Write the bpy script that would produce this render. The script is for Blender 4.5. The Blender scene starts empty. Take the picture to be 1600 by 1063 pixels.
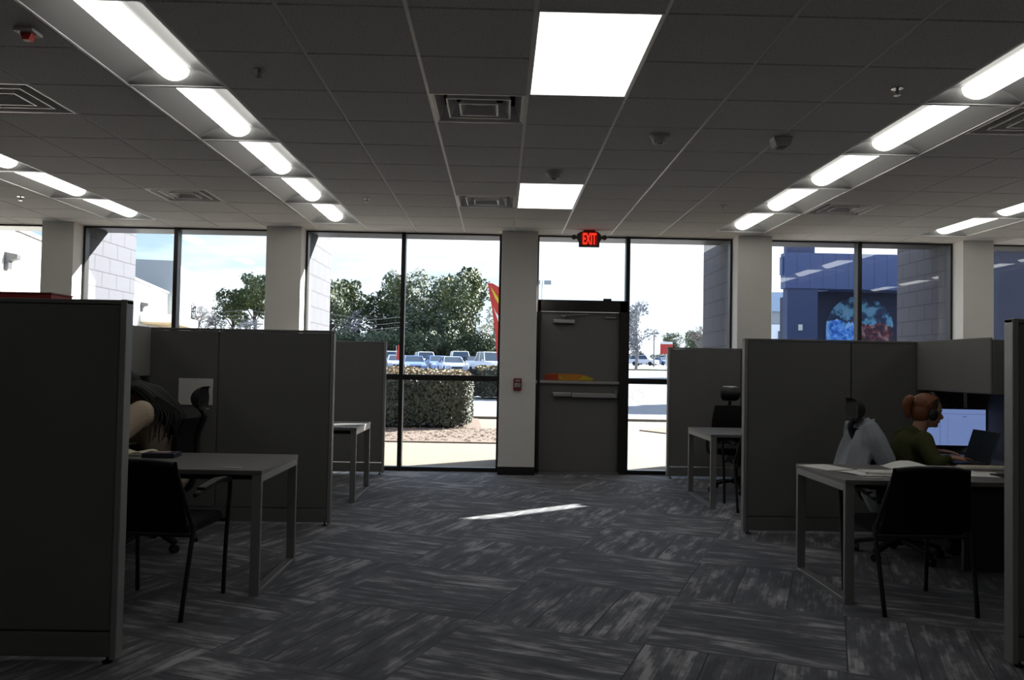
import bpy, bmesh, math, random
from mathutils import Vector, Matrix, Euler
R = random.Random(7)
PI = math.pi
COL = bpy.context.scene.collection
D2R = math.radians
CEIL = 3.007; WALL = 10.43; TOPZ = 1.60
G0X, G0Y, GS = .1402, 3.807, .6096

# ---------------------------------------------------------------- materials
def newmat(name):
    m = bpy.data.materials.new(name); m.use_nodes = True
    return m, m.node_tree, m.node_tree.nodes['Principled BSDF']
def mat(name, col, rough=.6, metal=0., var=.12, scale=30., bump=0., emit=None, estr=0., coat=0., spec=.5):
    m, nt, b = newmat(name)
    N, L = nt.nodes, nt.links
    tc = N.new('ShaderNodeTexCoord'); no = N.new('ShaderNodeTexNoise'); no.inputs['Scale'].default_value = scale; no.inputs['Detail'].default_value = 3
    L.new(tc.outputs['Object'], no.inputs['Vector'])
    mx = N.new('ShaderNodeMix'); mx.data_type = 'RGBA'
    c = Vector(col)
    mx.inputs[6].default_value = (*(c*(1-var)), 1); mx.inputs[7].default_value = (*[min(1, v) for v in c*(1+var)], 1)
    L.new(no.outputs['Fac'], mx.inputs[0]); L.new(mx.outputs[2], b.inputs['Base Color'])
    b.inputs['Roughness'].default_value = rough; b.inputs['Metallic'].default_value = metal
    b.inputs['Specular IOR Level'].default_value = spec
    b.inputs['Coat Weight'].default_value = coat
    if bump:
        bp = N.new('ShaderNodeBump'); bp.inputs['Strength'].default_value = bump; bp.inputs['Distance'].default_value = .01
        L.new(no.outputs['Fac'], bp.inputs['Height']); L.new(bp.outputs['Normal'], b.inputs['Normal'])
    if emit:
        b.inputs['Emission Color'].default_value = (*emit, 1); b.inputs['Emission Strength'].default_value = estr
    return m
class NG:
    "tiny node-graph helper"
    def __init__(s, nt): s.nt = nt
    def m(s, op, a, b=None, c=None):
        n = s.nt.nodes.new('ShaderNodeMath'); n.operation = op
        for i, v in enumerate((a, b, c)):
            if v is None: continue
            if isinstance(v, (int, float)): n.inputs[i].default_value = v
            else: s.nt.links.new(v, n.inputs[i])
        return n.outputs[0]
    def mix(s, f, a, b):
        n = s.nt.nodes.new('ShaderNodeMix'); n.data_type = 'RGBA'
        for i, v in ((0, f), (6, a), (7, b)):
            if isinstance(v, (int, float)): n.inputs[i].default_value = v
            elif isinstance(v, tuple): n.inputs[i].default_value = (*v, 1)
            else: s.nt.links.new(v, n.inputs[i])
        return n.outputs[2]
    def fmix(s, f, a, b):
        return s.m('ADD', s.m('MULTIPLY', a, s.m('SUBTRACT', 1., f)), s.m('MULTIPLY', b, f))
    def vec(s, x, y, z):
        n = s.nt.nodes.new('ShaderNodeCombineXYZ')
        for i, v in enumerate((x, y, z)):
            if isinstance(v, (int, float)): n.inputs[i].default_value = v
            else: s.nt.links.new(v, n.inputs[i])
        return n.outputs[0]
    def noise(s, v, scale=1., detail=2., rough=.5):
        n = s.nt.nodes.new('ShaderNodeTexNoise'); n.inputs['Scale'].default_value = scale; n.inputs['Detail'].default_value = detail; n.inputs['Roughness'].default_value = rough
        s.nt.links.new(v, n.inputs['Vector']); return n.outputs['Fac']
    def ramp(s, f, stops, interp='LINEAR'):
        n = s.nt.nodes.new('ShaderNodeValToRGB'); e = n.color_ramp; e.interpolation = interp
        while len(e.elements) < len(stops): e.elements.new(.5)
        for el, (p, c) in zip(e.elements, stops): el.position = p; el.color = (*c, 1)
        s.nt.links.new(f, n.inputs[0]); return n.outputs[0]
    def xyz(s, kind='Object'):
        t = s.nt.nodes.new('ShaderNodeTexCoord'); p = s.nt.nodes.new('ShaderNodeSeparateXYZ')
        s.nt.links.new(t.outputs[kind], p.inputs[0]); return p.outputs, t.outputs[kind]

def carpet():
    m, nt, b = newmat('carpet'); g = NG(nt); (x, y, z), vec = g.xyz()
    px = g.m('ADD', x, .12); py = g.m('SUBTRACT', y, 4.39)
    a = g.m('SUBTRACT', g.m('MULTIPLY', px, .9272), g.m('MULTIPLY', py, .3746))
    c = g.m('ADD', g.m('MULTIPLY', px, .3746), g.m('MULTIPLY', py, .9272))
    S = .914
    ia = g.m('FLOOR', g.m('DIVIDE', a, S)); ic = g.m('FLOOR', g.m('DIVIDE', c, S))
    par = g.m('FLOORED_MODULO', g.m('ADD', ia, ic), 2.)          # 0: grain along c
    along = g.fmix(par, c, a); acr = g.fmix(par, a, c)
    pl = g.m('DIVIDE', acr, S/3); pk = g.m('FLOOR', pl); fr = g.m('FRACT', pl)
    seed = g.m('ADD', g.m('MULTIPLY', pk, 7.37), g.m('ADD', g.m('MULTIPLY', ia, 13.1), g.m('MULTIPLY', ic, 29.7)))
    n1 = g.noise(g.vec(g.m('MULTIPLY', along, 3.4), g.m('MULTIPLY', g.m('SNAP', acr, .019), 14.), seed), 1., 3., .6)
    n2 = g.noise(g.vec(g.m('MULTIPLY', along, 2.0), g.m('MULTIPLY', g.m('SNAP', acr, .006), 55.), seed), 1., 2., .6)
    n4 = g.noise(g.vec(g.m('MULTIPLY', along, .9), g.m('MULTIPLY', acr, 3.5), seed), 1., 1.)
    n3 = g.noise(g.vec(x, y, 3.3), 260., 1.)
    f = g.m('ADD', g.m('MULTIPLY', n1, .58), g.m('ADD', g.m('MULTIPLY', n2, .22), g.m('MULTIPLY', n4, .20)))
    f = g.m('ADD', f, g.m('MULTIPLY', g.m('SUBTRACT', n3, .5), .10))
    col = g.ramp(f, [(.40, (.055, .055, .062)), (.46, (.085, .085, .096)), (.525, (.115, .114, .127)), (.54, (.21, .205, .22)), (.59, (.25, .245, .26)), (.605, (.40, .39, .41))])
    seam = g.m('LESS_THAN', fr, .022)
    nt.links.new(g.mix(seam, col, (.012, .012, .014)), b.inputs['Base Color'])
    b.inputs['Roughness'].default_value = .85; b.inputs['Specular IOR Level'].default_value = .25; b.inputs['Sheen Weight'].default_value = .19; b.inputs['Sheen Roughness'].default_value = .5; b.inputs['Sheen Tint'].default_value = (.9, .93, 1, 1)
    bp = nt.nodes.new('ShaderNodeBump'); bp.inputs['Strength'].default_value = .35; bp.inputs['Distance'].default_value = .004
    nt.links.new(f, bp.inputs['Height']); nt.links.new(bp.outputs[0], b.inputs['Normal'])
    return m
def block(name, c, bw=.41, bh=.205, axis='y', mortar=.42, rough=.85):
    "masonry blocks in running bond with thin dark joints on a vertical face"
    m, nt, b = newmat(name); g = NG(nt); (x, y, z), vec = g.xyz()
    h = y if axis == 'y' else x
    row = g.m('FLOOR', g.m('DIVIDE', z, bh)); off = g.m('MULTIPLY', g.m('FLOORED_MODULO', row, 2.), .5)
    u = g.m('FRACT', g.m('ADD', g.m('DIVIDE', h, bw), off)); v = g.m('FRACT', g.m('DIVIDE', z, bh))
    j = g.m('MAXIMUM', g.m('LESS_THAN', u, .04), g.m('LESS_THAN', v, .07))
    n = g.noise(vec, 40., 3.)
    cc = g.mix(n, tuple(k*.85 for k in c), tuple(k*1.12 for k in c))
    nt.links.new(g.mix(j, cc, tuple(k*mortar for k in c)), b.inputs['Base Color']); b.inputs['Roughness'].default_value = rough
    return m
def fabric(name, c, var=.2):
    m, nt, b = newmat(name); g = NG(nt); (x, y, z), vec = g.xyz()
    w1 = g.m('SINE', g.m('MULTIPLY', z, 2500.)); n = g.noise(vec, 220., 2.); n2 = g.noise(vec, 3., 2.)
    f = g.m('ADD', g.m('MULTIPLY', n, .7), g.m('MULTIPLY', n2, .3))
    nt.links.new(g.mix(f, tuple(k*(1-var) for k in c), tuple(k*(1+var) for k in c)), b.inputs['Base Color'])
    b.inputs['Roughness'].default_value = .95; b.inputs['Specular IOR Level'].default_value = .15; b.inputs['Sheen Weight'].default_value = .05
    return m
def tilemat():
    m, nt, b = newmat('ceiling_tile'); g = NG(nt); (x, y, z), vec = g.xyz()
    n = g.noise(vec, 90., 3., .7); n2 = g.noise(vec, 2.2, 1.)
    c = g.ramp(n, [(.35, (.50, .49, .48)), (.45, (.72, .71, .695)), (.7, (.77, .76, .745))])
    nt.links.new(c, b.inputs['Base Color']); b.inputs['Roughness'].default_value = .95; b.inputs['Specular IOR Level'].default_value = .1
    bp = nt.nodes.new('ShaderNodeBump'); bp.inputs['Strength'].default_value = .3; bp.inputs['Distance'].default_value = .003
    nt.links.new(n, bp.inputs['Height']); nt.links.new(bp.outputs[0], b.inputs['Normal'])
    return m
def glassmat():
    m = bpy.data.materials.new('window_glass'); m.use_nodes = True; nt = m.node_tree; nt.nodes.clear(); g = NG(nt)
    o = nt.nodes.new('ShaderNodeOutputMaterial'); mx = nt.nodes.new('ShaderNodeMixShader')
    t = nt.nodes.new('ShaderNodeBsdfTransparent'); t.inputs[0].default_value = (.93, .96, .97, 1)
    gl = nt.nodes.new('ShaderNodeBsdfGlossy'); gl.inputs['Roughness'].default_value = .012; gl.inputs['Color'].default_value = (.95, .97, 1, 1)
    fr = nt.nodes.new('ShaderNodeLayerWeight'); fr.inputs['Blend'].default_value = .5
    f = g.m('ADD', g.m('MULTIPLY', g.m('POWER', fr.outputs['Facing'], 4.), .8), .05)
    (x, y, z), vec = g.xyz(); n = g.noise(vec, 1.1, 2.)
    f = g.m('MULTIPLY', f, g.m('ADD', .85, g.m('MULTIPLY', n, .3)))
    nt.links.new(f, mx.inputs[0]); nt.links.new(t.outputs[0], mx.inputs[1]); nt.links.new(gl.outputs[0], mx.inputs[2]); nt.links.new(mx.outputs[0], o.inputs[0])
    return m
def leafmat(name, c1, c2, c3):
    m, nt, b = newmat(name); g = NG(nt); (x, y, z), vec = g.xyz()
    n = g.noise(vec, .45, 3.); n2 = g.noise(vec, 6., 2.)
    f = g.m('ADD', g.m('MULTIPLY', n, .6), g.m('MULTIPLY', n2, .4))
    nt.links.new(g.ramp(f, [(.38, c1), (.5, c2), (.62, c3)]), b.inputs['Base Color']); b.inputs['Roughness'].default_value = .6
    b.inputs['Transmission Weight'].default_value = 0
    return m
def muralmat():
    "an abstract round-topped painting: pale and deep blue on the left, teal and dark red on the right"
    m, nt, b = newmat('mural_paint'); g = NG(nt); (x, y, z), vec = g.xyz()
    n = g.noise(vec, 2.2, 4., .6); n2 = g.noise(vec, 5., 4., .65)
    blue = g.ramp(n2, [(.36, (.02, .09, .38)), (.47, (.05, .25, .8)), (.55, (.2, .45, .9)), (.62, (.35, .6, .95))])
    top = g.ramp(n, [(.40, (.012, .02, .06)), (.5, (.03, .06, .13)), (.56, (.12, .35, .5)), (.66, (.2, .35, .5))])
    red = g.ramp(n2, [(.38, (.012, .012, .03)), (.48, (.05, .02, .03)), (.56, (.22, .03, .035)), (.66, (.3, .25, .25))])
    hz = g.m('ADD', z, g.m('MULTIPLY', n, .9))
    f1 = g.m('GREATER_THAN', g.m('ADD', x, g.m('MULTIPLY', n, .5)), 14.45)
    low = g.mix(f1, blue, red)
    f2 = g.m('GREATER_THAN', hz, 3.72)
    nt.links.new(g.mix(f2, low, top), b.inputs['Base Color']); b.inputs['Roughness'].default_value = .7
    nt.links.new(g.mix(f2, low, top), b.inputs['Emission Color']); b.inputs['Emission Strength'].default_value = 0
    return m
def screenmat():
    m, nt, b = newmat('monitor_screen'); g = NG(nt); (x, y, z), vec = g.xyz()
    # local x -.25..25, z -.14...14
    def line(v, p, w): return g.m('LESS_THAN', g.m('ABSOLUTE', g.m('SUBTRACT', v, p)), w)
    l = g.m('MAXIMUM', line(z, .105, .0018), g.m('MULTIPLY', line(x, -.10, .002), g.m('LESS_THAN', z, .105)))
    l = g.m('MAXIMUM', l, g.m('MULTIPLY', line(x, -.04, .0012), g.m('LESS_THAN', z, .08)))
    l = g.m('MAXIMUM', l, g.m('MULTIPLY', line(z, .0, .002), g.m('LESS_THAN', x, -.1)))
    l = g.m('MAXIMUM', l, g.m('MULTIPLY', g.m('MULTIPLY', line(x, .09, .016), line(z, .085, .004)), 1.))
    n = g.noise(g.vec(g.m('MULTIPLY', x, 60.), g.m('MULTIPLY', z, 320.), 1.), 1., 1.)
    t = g.m('MULTIPLY', g.m('GREATER_THAN', n, .62), g.m('LESS_THAN', z, .07))
    f = g.m('ADD', g.m('MULTIPLY', l, .6), g.m('MULTIPLY', t, .25))
    c = g.mix(f, (.17, .245, .50), (.03, .05, .14))
    nt.links.new(c, b.inputs['Emission Color']); b.inputs['Emission Strength'].default_value = .85
    b.inputs['Base Color'].default_value = (.01, .01, .012, 1); b.inputs['Roughness'].default_value = .3
    return m
def printmat(name, stripes=40., amt=.35):
    m, nt, b = newmat(name); g = NG(nt); (x, y, z), vec = g.xyz()
    s = g.m('GREATER_THAN', g.m('SINE', g.m('MULTIPLY', y, stripes*6.28)), .35)
    n = g.noise(g.vec(g.m('MULTIPLY', x, 90.), g.m('MULTIPLY', y, 30.), 0.), 1., 1.)
    f = g.m('MULTIPLY', g.m('MULTIPLY', s, g.m('GREATER_THAN', n, .45)), amt)
    nt.links.new(g.mix(f, (.78, .77, .73), (.15, .12, .12)), b.inputs['Base Color']); b.inputs['Roughness'].default_value = .8
    return m
def seamlines(name, c, step=.46, axis='x', rough=.6):
    m, nt, b = newmat(name); g = NG(nt); (x, y, z), vec = g.xyz()
    h = {'x': x, 'y': y, 'z': z}[axis]
    j = g.m('LESS_THAN', g.m('FRACT', g.m('DIVIDE', h, step)), .07); n = g.noise(vec, 3., 3.)
    nt.links.new(g.mix(j, g.mix(n, tuple(k*.88 for k in c), tuple(k*1.1 for k in c)), tuple(k*.6 for k in c)), b.inputs['Base Color'])
    b.inputs['Roughness'].default_value = rough
    return m

M = {}
M['carpet'] = carpet(); M['tile'] = tilemat(); M['glass'] = glassmat()
M['grid'] = mat('ceiling_grid_paint', (.90, .89, .87), .32, 0, .03)
M['plenum'] = mat('dark_plenum', (.03, .03, .03), .9)
M['paint'] = mat('wall_paint', (.82, .80, .76), .7, 0, .03, 8, .05)
M['frame'] = mat('dark_bronze_frame', (.022, .02, .019), .4, .3, .1)
M['frame_sil'] = mat('silver_trim', (.35, .35, .34), .35, .8, .05)
M['door'] = mat('grey_door_paint', (.15, .148, .142), .55, 0, .05, 12)
M['steel'] = mat('satin_steel', (.55, .55, .54), .35, .8, .05)
M['panel'] = fabric('panel_fabric', (.155, .154, .149))
M['panel_hi'] = fabric('cabinet_fabric', (.25, .245, .235))
M['pframe'] = mat('panel_frame_grey', (.30, .30, .295), .4, .35, .05)
M['praceway'] = mat('panel_raceway', (.17, .17, .166), .5, .2, .05)
M['black'] = mat('black_plastic', (.008, .008, .009), .5, 0, .2)
M['blackmesh'] = fabric('black_mesh', (.010, .010, .011))
M['laminate'] = mat('desk_laminate', (.16, .155, .15), .38, 0, .25, 9)
M['tablefr'] = mat('table_frame_silver', (.34, .34, .335), .4, .6, .05)
M['paper'] = mat('white_paper', (.80, .79, .76), .8, 0, .03)
M['cream'] = mat('cream_paper', (.70, .65, .50), .8, 0, .05)
M['print'] = printmat('printed_paper', 60, .55); M['print2'] = printmat('striped_sheet', 40, .8)
M['lens'] = mat('troffer_lens', (.9, .9, .88), .5, 0, .02, emit=(1, .985, .93), estr=3.6)
M['led'] = mat('led_panel', (.9, .9, .88), .5, 0, .02, emit=(1, .985, .935), estr=2.4)
M['reflector'] = mat('troffer_reflector', (.30, .30, .295), .45, 0, .03)
M['white'] = mat('white_plastic', (.62, .61, .58), .5, 0, .04)
M['chrome'] = mat('chrome', (.6, .6, .6), .2, 1, .05)
M['exitgrey'] = mat('exit_sign_housing', (.10, .10, .09), .5, 0, .05)
M['exitred'] = mat('exit_red', (.5, .01, .01), .5, 0, .02, emit=(1, .03, .015), estr=1.6)
M['exitglow'] = mat('exit_panel_face', (.12, .02, .02), .5, 0, .02, emit=(1, .02, .01), estr=.12)
M['red'] = mat('red_paint', (.45, .03, .02), .5)
M['dullred'] = mat('pull_station_red', (.20, .03, .025), .5)
M['redbox'] = mat('red_box', (.33, .03, .025), .6)
M['orange'] = mat('orange_sign', (.55, .22, .02), .6, 0, .25, 14)
M['orangered'] = mat('red_orange_sign', (.45, .08, .015), .6, 0, .2, 14)
M['yellow'] = mat('yellow_sign', (.55, .42, .02), .6, 0, .1)
M['concrete'] = mat('sunny_concrete', (.20, .165, .125), .9, 0, .1, .8)
M['asphalt'] = mat('pale_asphalt', (.19, .20, .225), .9, 0, .1, 1.2)
M['mulch'] = mat('pine_mulch', (.15, .105, .08), .95, 0, .6, 22, .9)
M['grass'] = mat('winter_grass', (.13, .12, .06), .95, 0, .35, 3)
M['finL'] = block('grey_block', (.085, .087, .110)); M['finR'] = M['finL']
M['whitewall'] = seamlines('white_render', (.66, .65, .62), 2.4, 'y')
M['darklamp'] = mat('dark_wall_lamp', (.06, .06, .07), .5)
M['greymetal'] = mat('grey_parapet', (.30, .32, .34), .5, .2)
M['navypanel'] = seamlines('navy_metal_panel', (.052, .080, .20), .5, 'x')
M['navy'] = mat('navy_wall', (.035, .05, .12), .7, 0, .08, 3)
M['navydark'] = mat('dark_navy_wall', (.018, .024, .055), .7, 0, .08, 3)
M['mural'] = muralmat()
M['palebuild'] = mat('pale_blue_building', (.35, .45, .6), .7)
M['leafdark'] = leafmat('dark_pine_leaves', (.018, .032, .020), (.045, .068, .032), (.10, .125, .05))
M['leafmid'] = leafmat('mid_green_leaves', (.03, .05, .022), (.075, .10, .04), (.17, .18, .075))
M['leafpale'] = leafmat('pale_leaves', (.10, .115, .085), (.17, .18, .12), (.28, .27, .19))
M['leafblue'] = leafmat('bare_twigs', (.16, .17, .20), (.24, .24, .26), (.32, .31, .30))
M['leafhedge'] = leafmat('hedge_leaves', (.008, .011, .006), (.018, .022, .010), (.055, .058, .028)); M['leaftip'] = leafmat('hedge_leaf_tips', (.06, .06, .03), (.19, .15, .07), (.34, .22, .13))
M['hedgecore'] = mat('hedge_core', (.025, .028, .014), .9, 0, .5, 6)
M['bark'] = mat('bark', (.09, .07, .06), .9, 0, .3, 8); M['barkpale'] = mat('pale_bark', (.24, .21, .20), .9, 0, .2, 5)
M['carsilver'] = mat('silver_car_paint', (.46, .52, .66), .3, .0, .03, coat=.5)
M['carwhite'] = mat('white_car_paint', (.80, .83, .88), .3, 0, .03, coat=.5)
M['carblue'] = mat('blue_car_paint', (.15, .23, .45), .3, .0, .03, coat=.5)
M['cardark'] = mat('dark_car_paint', (.03, .04, .06), .3, .4, .03, coat=.5)
M['carglass'] = mat('car_window', (.03, .05, .08), .15, 0, .05, coat=.4); M['tyre'] = mat('tyre', (.015, .015, .016), .8)
M['lightglass'] = mat('headlight', (.8, .8, .8), .15, 0, .02, coat=.6)
M['skin'] = mat('skin', (.50, .27, .19), .55, 0, .06, 30); M['skin'].node_tree.nodes['Principled BSDF'].inputs['Subsurface Weight'].default_value = .05
M['skin2'] = mat('deep_skin', (.19, .095, .06), .55, 0, .06, 30)
M['olive'] = fabric('olive_knit', (.060, .066, .022)); M['creamknit'] = seamlines('cream_rib_knit', (.56, .45, .34), .016, 'z', .95)
M['jeans'] = fabric('dark_trousers', (.02, .022, .03)); M['jacket'] = mat('grey_white_jacket', (.33, .36, .39), .85, 0, .12, 12)
M['hairblack'] = mat('black_hair', (.004, .004, .005), .6, 0, .3, 60); M['hairred'] = mat('auburn_hair', (.20, .068, .026), .5, 0, .35, 70)
M['navybook'] = mat('dark_notebook', (.02, .02, .035), .5); M['pink'] = mat('pink_label', (.5, .3, .33), .7)
M['screen'] = screenmat(); M['lapscreen'] = mat('laptop_dark_screen', (.02, .03, .04), .25, 0, .05)
M['lampwarm'] = mat('tan_soffit', (.45, .33, .18), .8)

# ---------------------------------------------------------------- mesh builder
class MB:
    def __init__(s): s.bm = bmesh.new()
    def add(s, verts, faces):
        vs = [s.bm.verts.new(v) for v in verts]
        for f in faces:
            try: s.bm.faces.new([vs[i] for i in f])
            except ValueError: pass
        return vs
    def box(s, x0, x1, y0, y1, z0, z1):
        s.add([(x0,y0,z0),(x1,y0,z0),(x1,y1,z0),(x0,y1,z0),(x0,y0,z1),(x1,y0,z1),(x1,y1,z1),(x0,y1,z1)],
              [(0,3,2,1),(4,5,6,7),(0,1,5,4),(1,2,6,5),(2,3,7,6),(3,0,4,7)]); return s
    def ring(s, pts, closed=False, caps=True):
        "pts: list of loops with equal counts -> skinned"
        L = [[s.bm.verts.new(p) for p in lp] for lp in pts]; n = len(L[0])
        for a, b in zip(L, L[1:]+([L[0]] if closed else [])):
            for i in range(n):
                try: s.bm.faces.new((a[i], a[(i+1) % n], b[(i+1) % n], b[i]))
                except ValueError: pass
        if caps and not closed:
            s.bm.faces.new(list(reversed(L[0]))); s.bm.faces.new(L[-1])
        return s
    def tube(s, P, r, n=10, sub=0, flat=1.):
        P = [Vector(p) for p in P]; rs = r if isinstance(r, (list, tuple)) else [r]*len(P)
        if sub:
            Q, q = [], []
            for i in range(len(P)-1):
                p0 = P[max(i-1, 0)]; p1 = P[i]; p2 = P[i+1]; p3 = P[min(i+2, len(P)-1)]
                for k in range(sub):
                    t = k/sub
                    Q.append(.5*((2*p1)+(p2-p0)*t+(2*p0-5*p1+4*p2-p3)*t*t+(3*p1-p0-3*p2+p3)*t**3)); q.append(rs[i]*(1-t)+rs[i+1]*t)
            Q.append(P[-1]); q.append(rs[-1]); P, rs = Q, q
        loops = []; up = None
        for i, p in enumerate(P):
            t = (P[min(i+1, len(P)-1)]-P[max(i-1, 0)])
            if t.length < 1e-9: t = Vector((0, 0, 1))
            t.normalize()
            if up is None: up = t.orthogonal().normalized()
            up = (up-t*up.dot(t)); up = up.normalized() if up.length > 1e-6 else t.orthogonal().normalized()
            sd = t.cross(up)
            loops.append([p+rs[i]*(math.cos(2*PI*k/n)*up+flat*math.sin(2*PI*k/n)*sd) for k in range(n)])
        return s.ring(loops)
    def chain(s, P, r, n=12, sub=4):
        "tube with round ends"
        P = [Vector(p) for p in P]; r = list(r) if isinstance(r, (list, tuple)) else [r]*len(P)
        d0 = (P[0]-P[1]).normalized(); d1 = (P[-1]-P[-2]).normalized()
        for c, a in ((P[0], r[0]), (P[-1], r[-1])): s.ball(c, (a, a, a), 10, 8)
        return s.tube(P, r, n, sub)
    def rbar(s, P, w, h, up=(0, 0, 1)):
        "rectangular bar along a poly-line, mitred"
        P = [Vector(p) for p in P]; up = Vector(up); loops = []
        for i, p in enumerate(P):
            t = (P[min(i+1, len(P)-1)]-P[max(i-1, 0)]).normalized(); sd = t.cross(up).normalized(); u = sd.cross(t)
            loops.append([p+sd*w/2*a+u*h/2*b for a, b in ((-1,-1),(1,-1),(1,1),(-1,1))])
        return s.ring(loops)
    def ball(s, c, r, nu=16, nv=10, rot=None):
        c = Vector(c); vs = []; r = Vector(r) if not isinstance(r, (int, float)) else Vector((r, r, r))
        def q(p): p = Vector(p); return c+(rot @ p if rot else p)
        top = s.bm.verts.new(q((0, 0, r.z))); bot = s.bm.verts.new(q((0, 0, -r.z))); rows = []
        for j in range(1, nv):
            t = PI*j/nv; rows.append([s.bm.verts.new(q((r.x*math.sin(t)*math.cos(2*PI*i/nu), r.y*math.sin(t)*math.sin(2*PI*i/nu), r.z*math.cos(t)))) for i in range(nu)])
        for i in range(nu):
            k = (i+1) % nu
            s.bm.faces.new((top, rows[0][i], rows[0][k])); s.bm.faces.new((bot, rows[-1][k], rows[-1][i]))
            for a, b in zip(rows, rows[1:]): s.bm.faces.new((a[i], b[i], b[k], a[k]))
        return s
    def cyl(s, c, r, h, n=24, r2=None, ax='z'):
        c = Vector(c); r2 = r if r2 is None else r2; lo = []
        for (rr, hh) in ((r, 0), (r2, h)):
            lp = []
            for k in range(n):
                a = 2*PI*k/n; u, v = rr*math.cos(a), rr*math.sin(a)
                lp.append(c+(Vector((u, v, hh)) if ax == 'z' else Vector((u, hh, -v)) if ax == 'y' else Vector((hh, u, v))))
            lo.append(lp)
        return s.ring(lo)
    def prism(s, poly, a0, a1, plane='xz'):
        "extrude a 2-D polygon"
        def q(u, v, w): return (u, w, v) if plane == 'xz' else (u, v, w) if plane == 'xy' else (w, u, v)
        return s.ring([[q(u, v, a0) for u, v in poly], [q(u, v, a1) for u, v in poly]])
    def xf(s, mtx):
        bmesh.ops.transform(s.bm, matrix=mtx, verts=s.bm.verts); return s
    def build(s, name, m, parent=None, smooth=False, bevel=0., seg=2, world=False, mods=()):
        bmesh.ops.recalc_face_normals(s.bm, faces=s.bm.faces)
        me = bpy.data.meshes.new(name); s.bm.to_mesh(me); s.bm.free()
        me.materials.append(m)
        if smooth:
            for p in me.polygons: p.use_smooth = True
        o = bpy.data.objects.new(name, me); COL.objects.link(o)
        if parent is not None:
            o.parent = parent
            if world: o.location = -parent.location if parent.parent is None else (0, 0, 0)
        if bevel:
            b = o.modifiers.new('bevel', 'BEVEL'); b.width = bevel; b.segments = seg; b.limit_method = 'ANGLE'
        for k, kw in mods:
            md = o.modifiers.new(k.lower(), k)
            for a, v in kw.items(): setattr(md, a, v)
        return o
def tag(o, label=None, cat=None, group=None, kind=None):
    for k, v in (('label', label), ('category', cat), ('group', group), ('kind', kind)):
        if v: o[k] = v
    return o
def thing(name, label, cat, loc=(0, 0, 0), rz=0., group=None):
    o = bpy.data.objects.new(name, None); COL.objects.link(o); o.location = loc; o.rotation_euler = (0, 0, rz); o.empty_display_size = .1
    return tag(o, label, cat, group)
def struct(mb, name, m, parent=None, **k):
    o = mb.build(name, m, parent, **k)
    if parent is None: o['kind'] = 'structure'
    return o
def dup(root, loc, rz=0., label=None, group=None, scale=None):
    r = root.copy(); COL.objects.link(r); r.location = loc; r.rotation_euler = (0, 0, rz)
    if scale is not None: r.scale = scale
    if label: r['label'] = label
    if group: r['group'] = group
    for ch in list(root.children):
        c = ch.copy(); COL.objects.link(c); c.parent = r
        for g in ch.children:
            d = g.copy(); COL.objects.link(d); d.parent = c
    return r

# ---------------------------------------------------------------- camera
yaw, pit, rol = .0144, .0307, .0184
Rv = Vector((math.cos(yaw), -math.sin(yaw), 0)); F0 = Vector((math.sin(yaw), math.cos(yaw), 0))
Fv = F0*math.cos(pit)+Vector((0, 0, math.sin(pit))); Uv = -math.sin(pit)*F0+Vector((0, 0, math.cos(pit)))
CR = math.cos(rol)*Rv+math.sin(rol)*Uv; CU = -math.sin(rol)*Rv+math.cos(rol)*Uv
cam = bpy.data.objects.new('camera', bpy.data.cameras.new('camera')); COL.objects.link(cam)
mw = Matrix((CR, CU, -Fv)).transposed().to_4x4(); mw.translation = (0, 0, 1.3417); cam.matrix_world = mw
cam.data.sensor_fit = 'HORIZONTAL'; cam.data.sensor_width = 36; cam.data.lens = 1291.29*36/1600; cam.data.clip_end = 800; cam.data.clip_start = .05
bpy.context.scene.camera = cam

# ---------------------------------------------------------------- room shell
XL, XR, YB = -9.5, 9.8, -5.0
struct(MB().box(XL, XR, YB, 10.50, -.12, 0), 'floor', M['carpet'])
struct(MB().box(XL-.12, XL, YB, 10.5, -.12, 3.5), 'wall_left', M['paint'])
struct(MB().box(XR, XR+.12, YB, 10.5, -.12, 3.5), 'wall_right', M['paint'])
struct(MB().box(XL-.12, XR+.12, YB-.12, YB, -.12, 3.5), 'wall_back', M['paint'])
struct(MB().box(XL, XR, 10.36, 10.52, CEIL+.0, 3.5), 'wall_front', M['paint'])
def gx(i): return G0X+GS*i
def gy(j): return G0Y+GS*j
troffers = [(c, j) for c in (-8, -4, 4, 8) for j in (8, 6, 4, 2)] + [(-4, -4), (4, -4), (-4, -8), (4, -8), (-4, 0), (4, 0), (-8, 0), (8, 0), (12, 8), (12, 6), (12, 4), (12, 2), (12, 0)]  # troffers behind the camera are unseen, added as fill for the near partitions
leds = [(0, 0), (0, 6)]
vents = [(-1, 2), (-1, 7), (-6, 2), (-6, 7), (5, 7), (5, 2)]
used = set()
for c, j in troffers+leds: used |= {(c, j), (c, j+1)}
used |= set(vents)
tm = MB(); gm = MB()
I0, I1, J0, J1 = -16, 16, -14, 11
for i in range(I0, I1):
    for j in range(J0, J1):
        if (i, j) in used: continue
        x0, x1, y0, y1 = gx(i)+.0105, gx(i+1)-.0105, gy(j)+.0085, gy(j+1)-.0085
        if j == 10: y1 = 10.36
        tm.box(x0, x1, y0, y1, CEIL-.006, CEIL+.012)
struct(tm, 'ceiling', M['tile'])
for i in range(I0, I1+1): gm.box(gx(i)-.012, gx(i)+.012, YB, 10.43, CEIL-.0005, CEIL+.03)
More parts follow.
